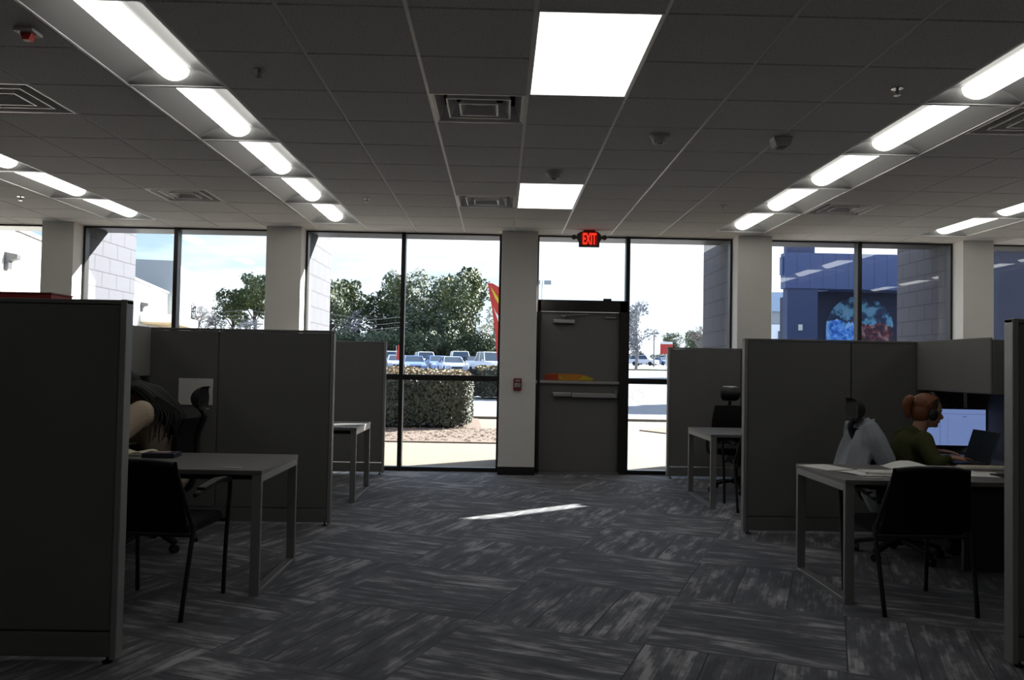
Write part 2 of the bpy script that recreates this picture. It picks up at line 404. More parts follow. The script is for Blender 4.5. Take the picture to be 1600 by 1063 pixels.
for j in range(J0, J1):
    xs = [i for i in range(I0, I1)]
    for i in xs:
        if (i, j) in used and (i, j-1) in used and (i, j) not in vents and (i, j-1) not in vents and ((i, j) in [(c, q+1) for c, q in troffers+leds]): continue
        gm.box(gx(i)+.012, gx(i+1)-.012, gy(j)-.012, gy(j)+.012, CEIL+.004, CEIL+.03)
gm.box(XL, XR, 10.36, 10.43, CEIL-.012, CEIL+.02)
struct(gm, 'trim_1', M['grid'])
struct(MB().box(XL, XR, YB, 10.52, 3.45, 3.5), 'ceiling_slab', M['plenum'])
struct(MB().box(XL, XR, 10.5, 11.0, CEIL-.005, 3.9), 'eave', M['frame'])

# pillars: white painted stubs standing just inside the window line
PX = [(-5.635, -5.247), (-2.895, -2.465), (0.0, .447), (2.926, 3.352), (5.741, 6.126), (-8.5, -8.07), (8.55, 8.95)]
for k, (a, b) in enumerate(PX):
    o = struct(MB().box(a, b, 10.16, 10.5, 0, CEIL-.002), 'pillar', M['paint'], bevel=.004)
    struct(MB().box(a-.006, b+.006, 10.153, 10.5, 0, .10), 'baseboard', M['black'], parent=o)
# exterior block piers, one behind every pillar
for a, b in PX:
    struct(MB().box(a-.01, b+.02, 10.50, 11.85, -.1, 3.9), 'exterior_block_pier', M['finL'])

# windows: bays between the pillars
def bay(n, xa, xb, mids, door=None):
    fr = MB(); w = .028
    y0, y1 = 10.40, 10.50
    zc = CEIL-.004
    fr.box(xa, xa+w, y0, y1, 0, zc); fr.box(xb-w, xb, y0, y1, 0, zc)
    segs = [xa+w]+[v for m in mids for v in (m-.026, m+.026)]+[xb-w]
    for m in mids: fr.box(m-.026, m+.026, y0-.02, y1, 0, zc)
    for a, b in zip(segs[::2], segs[1::2]):
        fr.box(a, b, y0, y1, zc-.03, zc)
        if door and a < door[0]+.05 and b > door[0]:   # door opening: only the transom above it
            continue
        fr.box(a, b, y0, y1, 0, .05); fr.box(a, b, y0, y1, 1.135, 1.205)
    o = struct(fr, f'window_{n}', M['frame'])
    for a, b in zip(segs[::2], segs[1::2]):
        if door and a < door[0]+.05 and b > door[0]:
            MB().box(a, b, 10.452, 10.456, 2.17, zc-.03).build('glass_pane', M['glass'], o)
        else:
            MB().box(a, b, 10.452, 10.456, .05, 1.135).build('glass_pane', M['glass'], o)
            MB().box(a, b, 10.452, 10.456, 1.205, zc-.03).build('glass_pane', M['glass'], o)
    return o
bay(1, -8.07, -5.635, [-6.85]); bay(2, -5.247, -2.895, [-4.085]); bay(3, -2.465, 0.0, [-1.235])
w4 = bay(4, .447, 2.926, [1.60], door=(.47, 1.56)); bay(5, 3.352, 5.741, [4.545]); bay(6, 6.126, 8.55, [7.35])
# silver inner edges of the jambs
# door
d = struct(MB().box(.508, 1.505, 10.42, 10.465, .02, 2.03), 'door_1', M['door'], bevel=.003)
fm = MB().box(.475, .508, 10.37, 10.49, 0, 2.17).box(1.505, 1.60, 10.37, 10.49, 0, 2.17).box(.475, 1.60, 10.37, 10.49, 2.035, 2.17)
fm.box(.475, 1.6, 10.40, 10.50, 2.12, 2.18)
fm.build('door_frame', M['frame'], d)
MB().box(.50, 1.51, 10.36, 10.46, 0, .018).build('threshold', M['frame_sil'], d)
MB().box(.44, 1.575, 10.375, 10.41, 1.125, 1.16).build('cross_bar', M['steel'], d, bevel=.004)
pb = MB().box(.675, .90, 10.345, 10.40, .965, 1.015).box(.91, 1.475, 10.345, 10.40, .955, 1.012).build('panic_bar', M['steel'], d, bevel=.006)
MB().box(1.44, 1.478, 10.34, 10.42, 1.0, 1.045).build('latch_case', M['frame_sil'], d, bevel=.004)
MB().box(.665, .93, 10.35, 10.42, 1.885, 1.93).build('door_closer', M['steel'], d, bevel=.006)
MB().rbar([(.80, 10.40, 1.93), (.80, 10.37, 1.985), (1.1, 10.40, 2.0)], .02, .008).box(.765, .82, 10.36, 10.42, 1.965, 1.99).build('closer_arm', M['frame_sil'], d)
MB().box(1.32, 1.45, 10.39, 10.42, 1.955, 1.975).build('hold_plate', M['frame_sil'], d)
MB().tube([(1.30, 10.44, 2.19), (1.40, 10.44, 2.19)], .02, 10).build('transom_catch', M['frame'], d)
# door warning strip
sg = thing('door_warning_sign', 'long orange and yellow warning strip stuck across the grey exit door', 'sign', (.86, 10.415, 1.21))
MB().prism([(-.29, -.045), (-.29, .035), (-.05, .04), (.20, .03), (.34, -.02), (.30, -.045)], -.004, .0).build('sign_plate', M['orange'], sg)
MB().prism([(-.29, -.045), (-.295, .03), (-.12, .036), (-.12, -.045)], -.007, -.0045).build('red_block', M['orangered'], sg)
mm = MB(); [mm.box(-.275+.036*k, -.252+.036*k, -.009, -.0075, -.03, .018) for k in range(4)]; mm.build('lettering', M['red'], sg)
MB().prism([(-.11, -.02), (-.11, .015), (-.03, -.03)], -.007, -.0045).build('yellow_wedge', M['yellow'], sg)
MB().prism([(.12, -.035), (.20, .018), (.33, -.022), (.28, -.04)], -.007, -.0045).build('yellow_arrow', M['yellow'], sg)
# glass sticker
st = MB()
for k in range(12):
    a = 2*PI*k/12; c, s_ = math.cos(a), math.sin(a)
    st.rbar([(1.75+.055*c, 10.449, .985+.055*s_), (1.75+.085*math.cos(a+.3), 10.449, .985+.085*math.sin(a+.3))], .003, .010, (0, 1, 0))
tag(st.build('window_sticker', M['exitgrey']), 'small ring of dark dashes stuck on the glass right of the exit door', 'sticker')
# exit sign
ex = thing('exit_sign', 'lit red EXIT sign with two side lamps hanging from the ceiling over the door', 'sign', (1.06, 10.0, CEIL-.006))
MB().prism([(-.145, -.045), (-.155, -.10), (-.125, -.15), (-.125, -.205), (.125, -.205), (.125, -.15), (.155, -.10), (.135, -.045), (.10, -.018), (-.10, -.018)], -.025, .025).build('housing', M['exitgrey'], ex, bevel=.004)
MB().box(-.07, .07, -.04, .04, -.02, 0).build('ceiling_bracket', M['dullred'], ex)
MB().box(-.098, .098, -.030, -.0255, -.178, -.03).build('face', M['exitglow'], ex)
tc = bpy.data.curves.new('exit_text', 'FONT'); tc.body = 'EXIT'; tc.size = .175; tc.align_x = 'CENTER'; tc.extrude = .002; tc.offset = .0035; tc.space_character = .98
to = bpy.data.objects.new('tmp', tc); COL.objects.link(to); dg = bpy.context.evaluated_depsgraph_get(); me = bpy.data.meshes.new_from_object(to.evaluated_get(dg)); bpy.data.objects.remove(to)
me.transform(Matrix.Rotation(PI/2, 4, 'X')); me.transform(Matrix.Diagonal((.47, 1, 1.1, 1))); me.materials.clear(); me.materials.append(M['exitred'])
eo = bpy.data.objects.new('exit_lettering', me); COL.objects.link(eo); eo.parent = ex; eo.location = (0, -.033, -.172)
for sx in (-1, 1):
    MB().cyl((sx*.185, -.03, -.088), .030, .05, 20, ax='y').rbar([(sx*.13, 0, -.09), (sx*.18, 0, -.09)], .02, .02).build('emergency_lamp', M['exitgrey'], ex, bevel=.003)
# fire pull station on the centre pillar
pu = thing('fire_pull_station', 'dark red fire alarm pull station on the centre pillar left of the door', 'alarm', (.224, 10.157, 1.11))
MB().box(-.05, .05, -.035, .0, -.075, .075).build('case', M['dullred'], pu, bevel=.006)
MB().box(-.036, .036, -.045, -.035, -.035, .012).box(-.028, .028, -.0385, -.035, .03, .055).build('pull_handle', M['steel'], pu, bevel=.003)

# ---------------------------------------------------------------- ceiling fixtures
def make_troffer():
    t = thing('troffer_light', '', 'ceiling light')
    W, Ln = GS/2-.004, GS-.004
    fr = MB(); e = .012
    fr.box(-W, -W+e, -Ln, Ln, -.004, .01).box(W-e, W, -Ln, Ln, -.004, .01).box(-W+e, W-e, -Ln, -Ln+e, -.004, .01).box(-W+e, W-e, Ln-e, Ln, -.004, .01)
    fr.build('frame', M['grid'], t)
    rf = MB(); prof = []
    for k in range(9): a = k/8; prof.append((-(W-e)+(W-e-.10)*a, .0+.085*math.sin(a*PI/2)))
    prof += [(-.09, .095), (.09, .095)]+[(-x, z) for x, z in reversed(prof)]
    loops = []
    for y in (-Ln+e, Ln-e): loops.append([(x, y, z) for x, z in prof])
    vs = [[rf.bm.verts.new(p) for p in lp] for lp in loops]
    for i in range(len(prof)-1): rf.bm.faces.new((vs[0][i], vs[0][i+1], vs[1][i+1], vs[1][i]))
    rf.build('reflector', M['reflector'], t, smooth=True)
    for s_ in (-1, 1):
        ep = MB(); y = s_*(Ln-e); rows = []
        for k in range(7):
            a = k/6; rows.append([(x*(1-.0*a), y-s_*(.05*math.sin(a*PI/2)), z*a) for x, z in prof])
        V = [[ep.bm.verts.new(p) for p in r_] for r_ in rows]
        for a, b in zip(V, V[1:]):
            for i in range(len(prof)-1): ep.bm.faces.new((a[i], a[i+1], b[i+1], b[i]))
        ep.build('end_plate', M['reflector'], t, smooth=True)
    ln = MB(); rows = []; n = 14
    ys = [-Ln+.04+.0, -Ln+.055, -Ln+.09]+[Ln-.09, Ln-.055, Ln-.04]; sc = [.82, .95, 1, 1, .95, .82]
    for y, s_ in zip(ys, sc): rows.append([(-.090*math.cos(PI*k/n)*(.85+.15*s_), y, .082-.072*s_*math.sin(PI*k/n)) for k in range(n+1)])
    ln.ring(rows, caps=True); ln.build('lens', M['lens'], t, smooth=True)
    return t
TP = make_troffer(); first = True
rowname = {-8: 'far left row', -4: 'left aisle row', 4: 'right aisle row', 8: 'far right row', 12: 'outermost right row'}
posname = {8: 'closest to the windows', 6: 'second from the windows', 4: 'third from the windows', 2: 'fourth from the windows', 0: 'fifth from the windows', -4: 'unseen fill added behind the camera', -8: 'unseen fill added farthest behind camera'}
for c, j in troffers:
    lab = f'glowing recessed troffer light in the {rowname[c]}, {posname[j]}'
    loc = (gx(c)+GS/2, gy(j)+GS, CEIL)
    if first: TP.location = loc; TP['label'] = lab; TP['group'] = 'troffer lights in ceiling rows'; first = False
    else: dup(TP, loc, 0, lab)
def make_led():
    t = thing('led_panel_light', '', 'ceiling light'); W, Ln = GS/2-.004, GS-.004
    fr = MB(); e = .014
    fr.box(-W, -W+e, -Ln, Ln, -.006, .01).box(W-e, W, -Ln, Ln, -.006, .01).box(-W+e, W-e, -Ln, -Ln+e, -.006, .01).box(-W+e, W-e, Ln-e, Ln, -.006, .01)
    fr.build('frame', M['grid'], t); MB().box(-W+e, W-e, -Ln+e, Ln-e, -.003, .01).build('diffuser', M['led'], t); return t
LP = make_led(); LP.location = (gx(0)+GS/2, gy(0)+GS, CEIL); LP['label'] = 'large flat white LED panel light over the aisle, nearer the camera'; LP['group'] = 'flat panel lights over the aisle'
dup(LP, (gx(0)+GS/2, gy(6)+GS, CEIL), 0, 'smaller-looking flat white LED panel light near the exit sign')
def make_vent():
    t = thing('air_diffuser', '', 'ceiling vent'); W = GS/2-.006
    fr = MB(); e = .016
    fr.box(-W, -W+e, -W, W, -.006, .012).box(W-e, W, -W, W, -.006, .012).box(-W+e, W-e, -W, -W+e, -.006, .012).box(-W+e, W-e, W-e, W, -.006, .012)
    fr.build('frame', M['grid'], t)
    MB().box(-W, W, -W, W, .20, .21).box(-W, -W+.004, -W, W, .012, .2).box(W-.004, W, -W, W, .012, .2).box(-W, W, -W, -W+.004, .012, .2).box(-W, W, W-.004, W, .012, .2).build('plenum_box', M['plenum'], t)
    def cone(a, b, z0, z1, th=.011):
        m = MB(); o = [(-a,-a,z0),(a,-a,z0),(a,a,z0),(-a,a,z0)]; i = [(-b,-b,z1),(b,-b,z1),(b,b,z1),(-b,b,z1)]
        c = b-th; k = a-th
        i2 = [(-c,-c,z1),(c,-c,z1),(c,c,z1),(-c,c,z1)]; o2 = [(-k,-k,z0),(k,-k,z0),(k,k,z0),(-k,k,z0)]
        m.ring([o, i, i2, o2], closed=True); return m
    for a, b, z0, z1 in ((W-e, .245, 0, .095), (.205, .165, -.004, .09), (.125, .092, -.010, .06)): cone(a, b, z0, z1).build('louver', M['grid'], t)
    MB().cyl((0, 0, .075), .11, .10, 24).build('duct_collar', M['plenum'], t); MB().cyl((0, 0, .03), .055, .006, 20).build('centre_plate', M['white'], t)
    return t
VP = make_vent(); vl = ['square louvered air diffuser beside the near LED panel', 'square louvered air diffuser beside the far LED panel', 'square air diffuser at the upper left edge of the ceiling',
     'square air diffuser left of the left troffer row near the windows', 'square air diffuser right of the right troffer row near the windows', 'square air diffuser at the upper right edge of the ceiling']
for k, (i, j) in enumerate(vents):
    loc = (gx(i)+GS/2, gy(j)+GS/2, CEIL)
    if k == 0: VP.location = loc; VP['label'] = vl[0]; VP['group'] = 'square air diffusers'
    else: dup(VP, loc, 0, vl[k])
def make_det():
    t = thing('smoke_detector', '', 'smoke detector')
    MB().cyl((0, 0, -.018), .072, .018, 28).build('base', M['white'], t, bevel=.003)
    MB().cyl((0, 0, -.062), .045, .044, 28, r2=.066).build('sensor_head', M['white'], t, bevel=.008, seg=3)
    MB().cyl((0, 0, -.068), .02, .007, 16).build('sensor_cap', M['exitgrey'], t); return t
DP = make_det(); DP.location = (1.11, 5.82, CEIL-.006); DP['label'] = 'round smoke detector on the ceiling right of the near LED panel'; DP['group'] = 'smoke detectors'
dup(DP, (.434, 7.0, CEIL-.006), 0, 'round smoke detector just in front of the far LED panel')
def make_occ():
    t = thing('occupancy_sensor', 'boxy white ceiling sensor left of the right troffer row', 'sensor', (1.98, 5.83, CEIL-.006))
    MB().prism([(-.07, 0), (.07, 0), (.05, -.07), (-.05, -.07)], -.055, .055).build('case', M['white'], t, bevel=.006)
    MB().box(-.03, .03, -.045, .03, -.076, -.0705).build('sensor_lens', M['exitgrey'], t, bevel=.003)
make_occ()
def make_spr():
    t = thing('fire_sprinkler', '', 'sprinkler')
    MB().cyl((0, 0, -.006), .034, .006, 20).build('escutcheon', M['chrome'], t)
    MB().cyl((0, 0, -.04), .008, .034, 10).tube([(-.002, 0, -.008), (-.016, 0, -.022), (-.002, 0, -.042)], .003, 6).tube([(.002, 0, -.008), (.016, 0, -.022), (.002, 0, -.042)], .003, 6).build('body', M['chrome'], t)
    dm = MB(); [dm.prism([(0, 0), (.020*math.cos(a-.2), .020*math.sin(a-.2)), (.022*math.cos(a+.2), .022*math.sin(a+.2))], -.045, -.042, 'xy') for a in [2*PI*k/8 for k in range(8)]]; dm.cyl((0, 0, -.046), .01, .004, 10)
    dm.build('deflector', M['chrome'], t); return t
SP = make_spr()
for k, (p, lb) in enumerate([((-1.402, 4.682), 'pendent fire sprinkler beside the left troffer row nearer the camera'), ((-1.373, 8.315), 'pendent fire sprinkler between left troffer row and far diffuser'), ((-5.002, 8.6), 'pendent fire sprinkler at the far left of the ceiling'),
        ((2.289, 4.741), 'pendent fire sprinkler beside the right troffer row nearer the camera'), ((2.241, 8.32), 'pendent fire sprinkler beside the right troffer row near the windows')]):
    if k == 0: SP.location = (*p, CEIL-.006); SP['label'] = lb; SP['group'] = 'ceiling fire sprinklers'
    else: dup(SP, (*p, CEIL-.006), 0, lb)
al = thing('fire_strobe', 'small red and white ceiling strobe in the upper left corner', 'alarm', (-2.43, 4.19, CEIL-.006))
MB().box(-.05, .05, -.05, .05, -.02, 0).build('base', M['white'], al, bevel=.005); MB().prism([(-.03, -.02), (.03, -.02), (.015, -.055), (-.015, -.055)], -.02, .02).build('lens', M['red'], al)

# ---------------------------------------------------------------- cubicle partitions
def partition(label, p0, p1, splits, group, post0=False, post1=True, nframes=None):
    p0, p1 = Vector((*p0, 0)), Vector((*p1, 0)); d = p1-p0; Ln = d.length; rz = math.atan2(d.y, d.x)
    t = thing('cubicle_partition', label, 'partition', p0, rz, group); T = .032
    ed = [0]+splits+[Ln]
    for a, b in zip(ed, ed[1:]):
        a2 = a+(.03 if (a == 0 and post0) else .004); b2 = b-(.03 if (b == Ln and post1) else .004)
        MB().box(a2, b2, -T+.004, T-.004, .145, TOPZ-.022).build('fabric_panel', M['panel'], t, bevel=.006)
        MB().box(a2, b2, -T+.006, T-.006, .03, .138).build('base_raceway', M['praceway'], t, bevel=.004)
    MB().box(0, Ln, -T, T, TOPZ-.02, TOPZ).build('top_cap', M['praceway'], t, bevel=.004)
    if post0: MB().box(0, .028, -T-.002, T+.002, .02, TOPZ+.002).build('end_post', M['pframe'], t, bevel=.004)
    if post1: MB().box(Ln-.028, Ln, -T-.002, T+.002, .02, TOPZ+.002).build('end_post', M['pframe'], t, bevel=.004)
    for x in (.05, Ln-.05): MB().cyl((x, 0, 0), .022, .008, 14).cyl((x, 0, .008), .007, .03, 10).build('foot', M['black'], t)
    return t
gp = 'grey fabric cubicle partitions'
XSL, XSR = -3.26, 3.87
partition('large dark partition nearest the camera on the left, its silver end post facing the aisle', (XSL-.6, 3.712), (-1.655, 3.712), [1.27], gp)
partition('dark two-panel partition behind the left seated person, with paper pinned on it', (XSL+.034, 6.842), (-1.362, 6.842), [.92], gp)
partition('dark partition on the left nearest the windows beside the hedge view', (XSL+.034, 10.03), (-1.372, 10.03), [.92], gp)
partition('left spine partition running beside the first cubicle desk', (XSL, 3.75), (XSL, 6.80), [1.0, 2.0], gp, post1=False)
partition('left spine partition running beside the cubicle nearest the windows', (XSL, 6.885), (XSL, 9.99), [1.0, 2.0], gp, post1=False)
partition('dark partition nearest the camera at the right edge, with a silver end post', (2.365, 3.81), (XSR+.6, 3.81), [.9], gp, post0=True, post1=False)
partition('dark two-panel partition behind the person in the olive jumper', (2.01, 6.792), (XSR-.034, 6.792), [.885], gp, post0=True, post1=False)
partition('dark partition on the right nearest the windows', (2.06, 10.12), (XSR-.034, 10.12), [.9], gp, post0=True, post1=False)
partition('right spine partition running beside the desk with the monitor', (XSR, 3.85), (XSR, 6.75), [1.0, 2.0], gp, post1=False)
partition('right spine partition running beside the cubicle nearest the windows', (XSR, 6.83), (XSR, 10.08), [1.0, 2.0], gp, post1=False)
def cabinet(label, x0, x1, y0, y1, face):
    t = thing('overhead_cabinet', label, 'cabinet', ((x0+x1)/2, (y0+y1)/2, 1.2), 0, 'overhead cubicle cabinets'); w, dd = (x1-x0)/2, (y1-y0)/2
    MB().box(-w, w, -dd, dd, 0, .385).build('carcass', M['praceway'], t, bevel=.004)
    MB().box(face*w, face*(w+.018), -dd+.01, dd-.01, 0.002, .40).build('flipper_door', M['panel_hi'], t, bevel=.005)
    return t
cabinet('grey overhead cabinet above the left person, red box on top', XSL+.036, -2.868, 5.00, 6.80, 1)
cabinet('grey overhead cabinet above the monitor on the right', 3.448, XSR-.036, 5.72, 6.755, -1)
rb = thing('red_box', 'flat red box with dark lid lying on top of the left overhead cabinet', 'box', (-3.05, 5.43, TOPZ))
MB().box(-.185, .185, -.13, .13, 0, .142).build('box_body', M['redbox'], rb, bevel=.003); MB().box(-.19, .19, -.135, .135, .142, .152).build('lid', M['dullred'], rb, bevel=.002)
# pinned sheet
pn = thing('pinned_paper', 'white printed sheet pinned on the partition behind the left office chair', 'paper', (-2.48, 6.806, 1.08))
MB().box(-.14, .14, -.002, 0, -.108, .108).build('sheet', M['print'], pn).rotation_euler = (0, 0, 0)
MB().cyl((0, -.008, .095), .006, .006, 8, ax='y').build('push_pin', M['white'], pn)

# ---------------------------------------------------------------- tables
def table(label, x0, x1, y0, y1, side):
    "loop-leg table; side = which x end faces the aisle"
    H = .715; t = thing('office_table', label, 'table', ((x0+x1)/2, (y0+y1)/2, 0), 0, 'loop-leg tables in the cubicles'); w, dd = (x1-x0)/2, (y1-y0)/2
    MB().box(-w, w, -dd, dd, H-.028, H).build('tabletop', M['laminate'], t, bevel=.003)
    for s_ in (-1, 1):
        x = s_*(w-.03); W = .055
        lg = MB()
        lg.box(x-W/2, x+W/2, -dd+.004, -dd+.034, 0, H-.028).box(x-W/2, x+W/2, dd-.034, dd-.004, 0, H-.028)
        lg.box(x-W/2, x+W/2, -dd+.034, dd-.034, 0, .03).box(x-W/2, x+W/2, -dd+.034, dd-.034, H-.068, H-.028)
        lg.build('loop_leg', M['tablefr'], t, bevel=.003)
    MB().box(-w+.06, w-.06, -dd+.12, -dd+.15, H-.07, H-.03).box(-w+.06, w-.06, dd-.15, dd-.12, H-.07, H-.03).build('rail', M['black'], t)
    MB().box(-w+.002 if side < 0 else w-.003, -w+.003 if side < 0 else w-.002, -dd, dd, H-.028, H-.002).build('edge_band', M['tablefr'], t)
    MB().box(-.055, .055, -.03, .03, H, H+.004).build('cable_grommet', M['tablefr'], t, bevel=.002).location = (side*(w-.20), -dd+.09, 0)
    return t
table('grey loop-leg table in the near left cubicle with open book', -3.20, -1.345, 4.76, 5.61, 1)
table('grey loop-leg table in the near right cubicle covered with papers', 2.01, 3.82, 4.77, 5.57, -1)
table('grey loop-leg table in the far left cubicle near the windows', -3.20, -1.36, 7.97, 8.84, 1)
table('grey loop-leg table in the far right cubicle near the windows', 2.035, 3.82, 7.91, 8.87, -1)
def worktop(label, x0, x1, y0, y1):
    t = thing('corner_worktop', label, 'desk', ((x0+x1)/2, (y0+y1)/2, 0), 0, 'worktops under the overhead cabinets'); w, dd = (x1-x0)/2, (y1-y0)/2
    MB().box(-w, w, -dd, dd, .687, .715).build('tabletop', M['laminate'], t, bevel=.003)
    for sy in (-1, 1): MB().box(-w+.08, w-.06, sy*(dd-.05)-.015, sy*(dd-.05)+.015, 0, .687).build('side_panel', M['praceway'], t)
worktop('grey worktop along the left spine partition', XSL+.036, -2.78, 5.62, 6.80)
worktop('grey worktop along the right spine holding monitor and laptop', 3.10, XSR-.036, 5.58, 6.752)

# ---------------------------------------------------------------- chairs
def make_guest():
    t = thing('guest_chair', '', 'chair')      # faces +y, origin at floor centre
    for s_ in (-1, 1):
        x = s_*.27
        MB().tube([(x*.95, -.30, .0), (x, -.22, .40), (x, -.20, .48)], .0125, 10, 4).build('leg', M['black'], t, smooth=True)
        MB().tube([(x*.94, .25, 0), (x*.97, .25, .30), (x*1.03, .25, .62), (x*1.03, .215, .655), (x*1.03, .05, .662), (x, -.20, .63)], .0125, 10, 5).build('leg', M['black'], t, smooth=True)
        MB().rbar([(x*1.03, .22, .672), (x*1.03, .05, .678), (x*1.01, -.14, .655)], .045, .018).build('armrest', M['black'], t, bevel=.006)
        MB().tube([(x, -.2, .44), (x*.88, -.25, .62), (x*.74, -.30, .80)], .012, 10, 4).build('back_post', M['black'], t, smooth=True)
    st = MB().box(-.24, .24, -.20, .26, .415, .475); st.build('seat', M['blackmesh'], t, bevel=.025, seg=4)
    MB().tube([(-.27, -.2, .42), (.27, -.2, .42)], .011, 8).tube([(-.27, .25, .42), (.27, .25, .42)], .011, 8).build('seat_frame', M['black'], t)
    bk = MB(); rows = []; n = 10
    for k in range(9):
        a = k/8; z = .46+.355*a; w = .25-.035*a; y0 = -.235-.075*a
        rows.append([(w*(2*i/n-1), y0-.03*(1-(2*i/n-1)**2)-.0, z) for i in range(n+1)]+[(w*(2*i/n-1), y0-.03*(1-(2*i/n-1)**2)+.012, z) for i in range(n, -1, -1)])
    bk.ring(rows); bk.build('backrest', M['blackmesh'], t, smooth=False, bevel=.004)
    MB().tube([(-.20, -.31, .80), (-.1, -.338, .815), (.1, -.338, .815), (.20, -.31, .80)], .016, 10, 4).build('back_rim', M['black'], t, smooth=True)
    return t
GC = make_guest()
gl = [((-1.84, 4.60, 0), D2R(-4), 'black guest chair tucked at the near left table with open book'), ((2.395, 4.845, 0), D2R(0), 'black guest chair tucked at the near right table with papers'),
      ((-1.94, 8.02, 0), 0, 'black guest chair in the far left cubicle, mostly behind a partition'), ((2.52, 8.03, 0), D2R(-2), 'black guest chair at the far right table near the windows')]
for k, (p, rz, lb) in enumerate(gl):
    if k == 0: GC.location = p; GC.rotation_euler = (0, 0, rz); GC['label'] = lb; GC['group'] = 'black guest chairs'
    else: dup(GC, p, rz, lb)
def make_task():
    t = thing('office_chair', '', 'chair')     # faces +y
    b = MB()
    for k in range(5):
        a = 2*PI*k/5+.3; c, s_ = math.cos(a), math.sin(a)
        b.rbar([(.03*c, .03*s_, .12), (.17*c, .17*s_, .105), (.30*c, .30*s_, .075)], .045, .028)
    b.cyl((0, 0, .09), .045, .06, 16).build('star_base', M['black'], t, bevel=.004)
    for k in range(5):
        a = 2*PI*k/5+.3; c, s_ = math.cos(a), math.sin(a); x, y = .30*c, .30*s_
        m = MB(); m.ring([[(x+.028*math.cos(q)*(-s_)*1+w*c, y+.028*math.cos(q)*c+w*s_, .028+.028*math.sin(q)) for q in [2*PI*i/14 for i in range(14)]] for w in (-.022, .022)]); m.cyl((x, y, .05), .009, .03, 8); m.build('caster', M['black'], t)
    MB().cyl((0, 0, .14), .026, .26, 16).build('gas_column', M['black'], t)
    MB().box(-.10, .10, -.12, .10, .385, .42).build('mechanism', M['black'], t, bevel=.01)
    MB().box(-.245, .245, -.22, .25, .42, .495).build('seat', M['blackmesh'], t, bevel=.03, seg=4)
    MB().tube([(0, -.12, .40), (0, -.26, .42), (0, -.30, .55), (0, -.315, .80), (0, -.36, .93), (0, -.33, .99)], .020, 10, 4).build('back_spine', M['black'], t, smooth=True)
    bk = MB(); rows = []; n = 10
    for k in range(11):
        a = k/10; z = .50+.43*a; w = .20+.035*math.sin(a*PI)-.02*a; y0 = -.235-.085*a-.03*math.sin(a*PI*2)*.5
        rows.append([(w*(2*i/n-1), y0+.045*(2*i/n-1)**2-.022, z) for i in range(n+1)]+[(w*(2*i/n-1), y0+.045*(2*i/n-1)**2+.022, z) for i in range(n, -1, -1)])
    bk.ring(rows); bk.build('backrest', M['blackmesh'], t, bevel=.006)
    hr = MB(); rows = []                        # crescent headrest, concave towards the back
    for k in range(13):
        a = k/12; q = D2R(-75+150*a); th = .006+.034*math.sin(a*PI)
        cy, cz = -.375+.0, 1.065
        yo, zo = cy+.10*math.cos(q), cz+.088*math.sin(q); yi, zi = cy+(.10-th*1.4)*math.cos(q)-.0, cz+(.088-th*.25)*math.sin(q)
        w = .075+.035*math.sin(a*PI)
        rows.append([(w*(2*i/8-1), yo-.02*(2*i/8-1)**2, zo) for i in range(9)]+[(w*(2*i/8-1), yi-.02*(2*i/8-1)**2, zi) for i in range(8, -1, -1)])
    hr.ring(rows); hr.build('headrest', M['black'], t, smooth=False, bevel=.004)
    for s_ in (-1, 1):
        MB().tube([(s_*.20, -.02, .41), (s_*.30, -.02, .43), (s_*.31, -.02, .63)], .015, 10, 4).build('arm_post', M['black'], t, smooth=True)
        MB().box(s_*.31-.04, s_*.31+.04, -.14, .12, .64, .668).build('armrest', M['black'], t, bevel=.012)
    return t
TC = make_task(); TC.location = (-2.47, 5.98, 0); TC.rotation_euler = (0, 0, D2R(90)); TC['label'] = 'black office chair with crescent headrest, occupied by the person in the cream cardigan'; TC['group'] = 'black office chairs with headrests'
dup(TC, (2.93, 6.02, 0), D2R(-90), 'black office chair with a pale jacket over its back, occupied by the person in olive')
dup(TC, (2.62, 9.10, 0), D2R(176), 'empty black office chair behind the far right table')
dup(TC, (-2.45, 9.15, 0), D2R(-150), 'black office chair in the far left cubicle near the windows')
GCB = None

# jacket draped over the right chair back
jk = MB(); rows = []; n = 16
for k in range(15):
    a = k/14
    lp = []
    for i in range(n):
        q = 2*PI*i/n
        w = .19+.05*a+.012*math.sin(5*q+3*a); z = 1.0-.42*a
        dx = .050+.05*a+.018*math.sin(5*q+a*5)+.008*math.sin(9*q)
        lp.append((2.60+.02*(1-a)-.035*a+dx*math.cos(q)+.055*(1-a), 6.02+w*(.62+.38*min(1, a*3))*math.sin(q), z+.012*math.sin(4*q)))
    rows.append(lp)
jk.ring(rows, caps=True)
for yy, s0 in ((5.80, 1), (6.22, -1)):
    jk.tube([(2.64, yy+.07*s0, .97), (2.67, yy+.03*s0, .86), (2.73, yy+.0*s0, .72), (2.77, yy-.02*s0, .64)], [.05, .075, .07, .045], 12, 4)
    jk.tube([(2.63, yy+.06*s0, .99), (2.70, yy+.02*s0, .84), (2.735, yy+.01*s0, .72)], [.014, .016, .012], 8, 4)
jk.tube([(2.60, 5.84, .62), (2.62, 5.82, .48), (2.66, 5.82, .36)], [.07, .05, .025], 12, 4)
jo = jk.build('jacket', M['jacket'], smooth=True, mods=[('REMESH', dict(mode='VOXEL', voxel_size=.009)), ('SMOOTH', dict(factor=.5, iterations=3))]); tag(jo, 'pale grey jacket draped over the back of the right office chair', 'jacket')

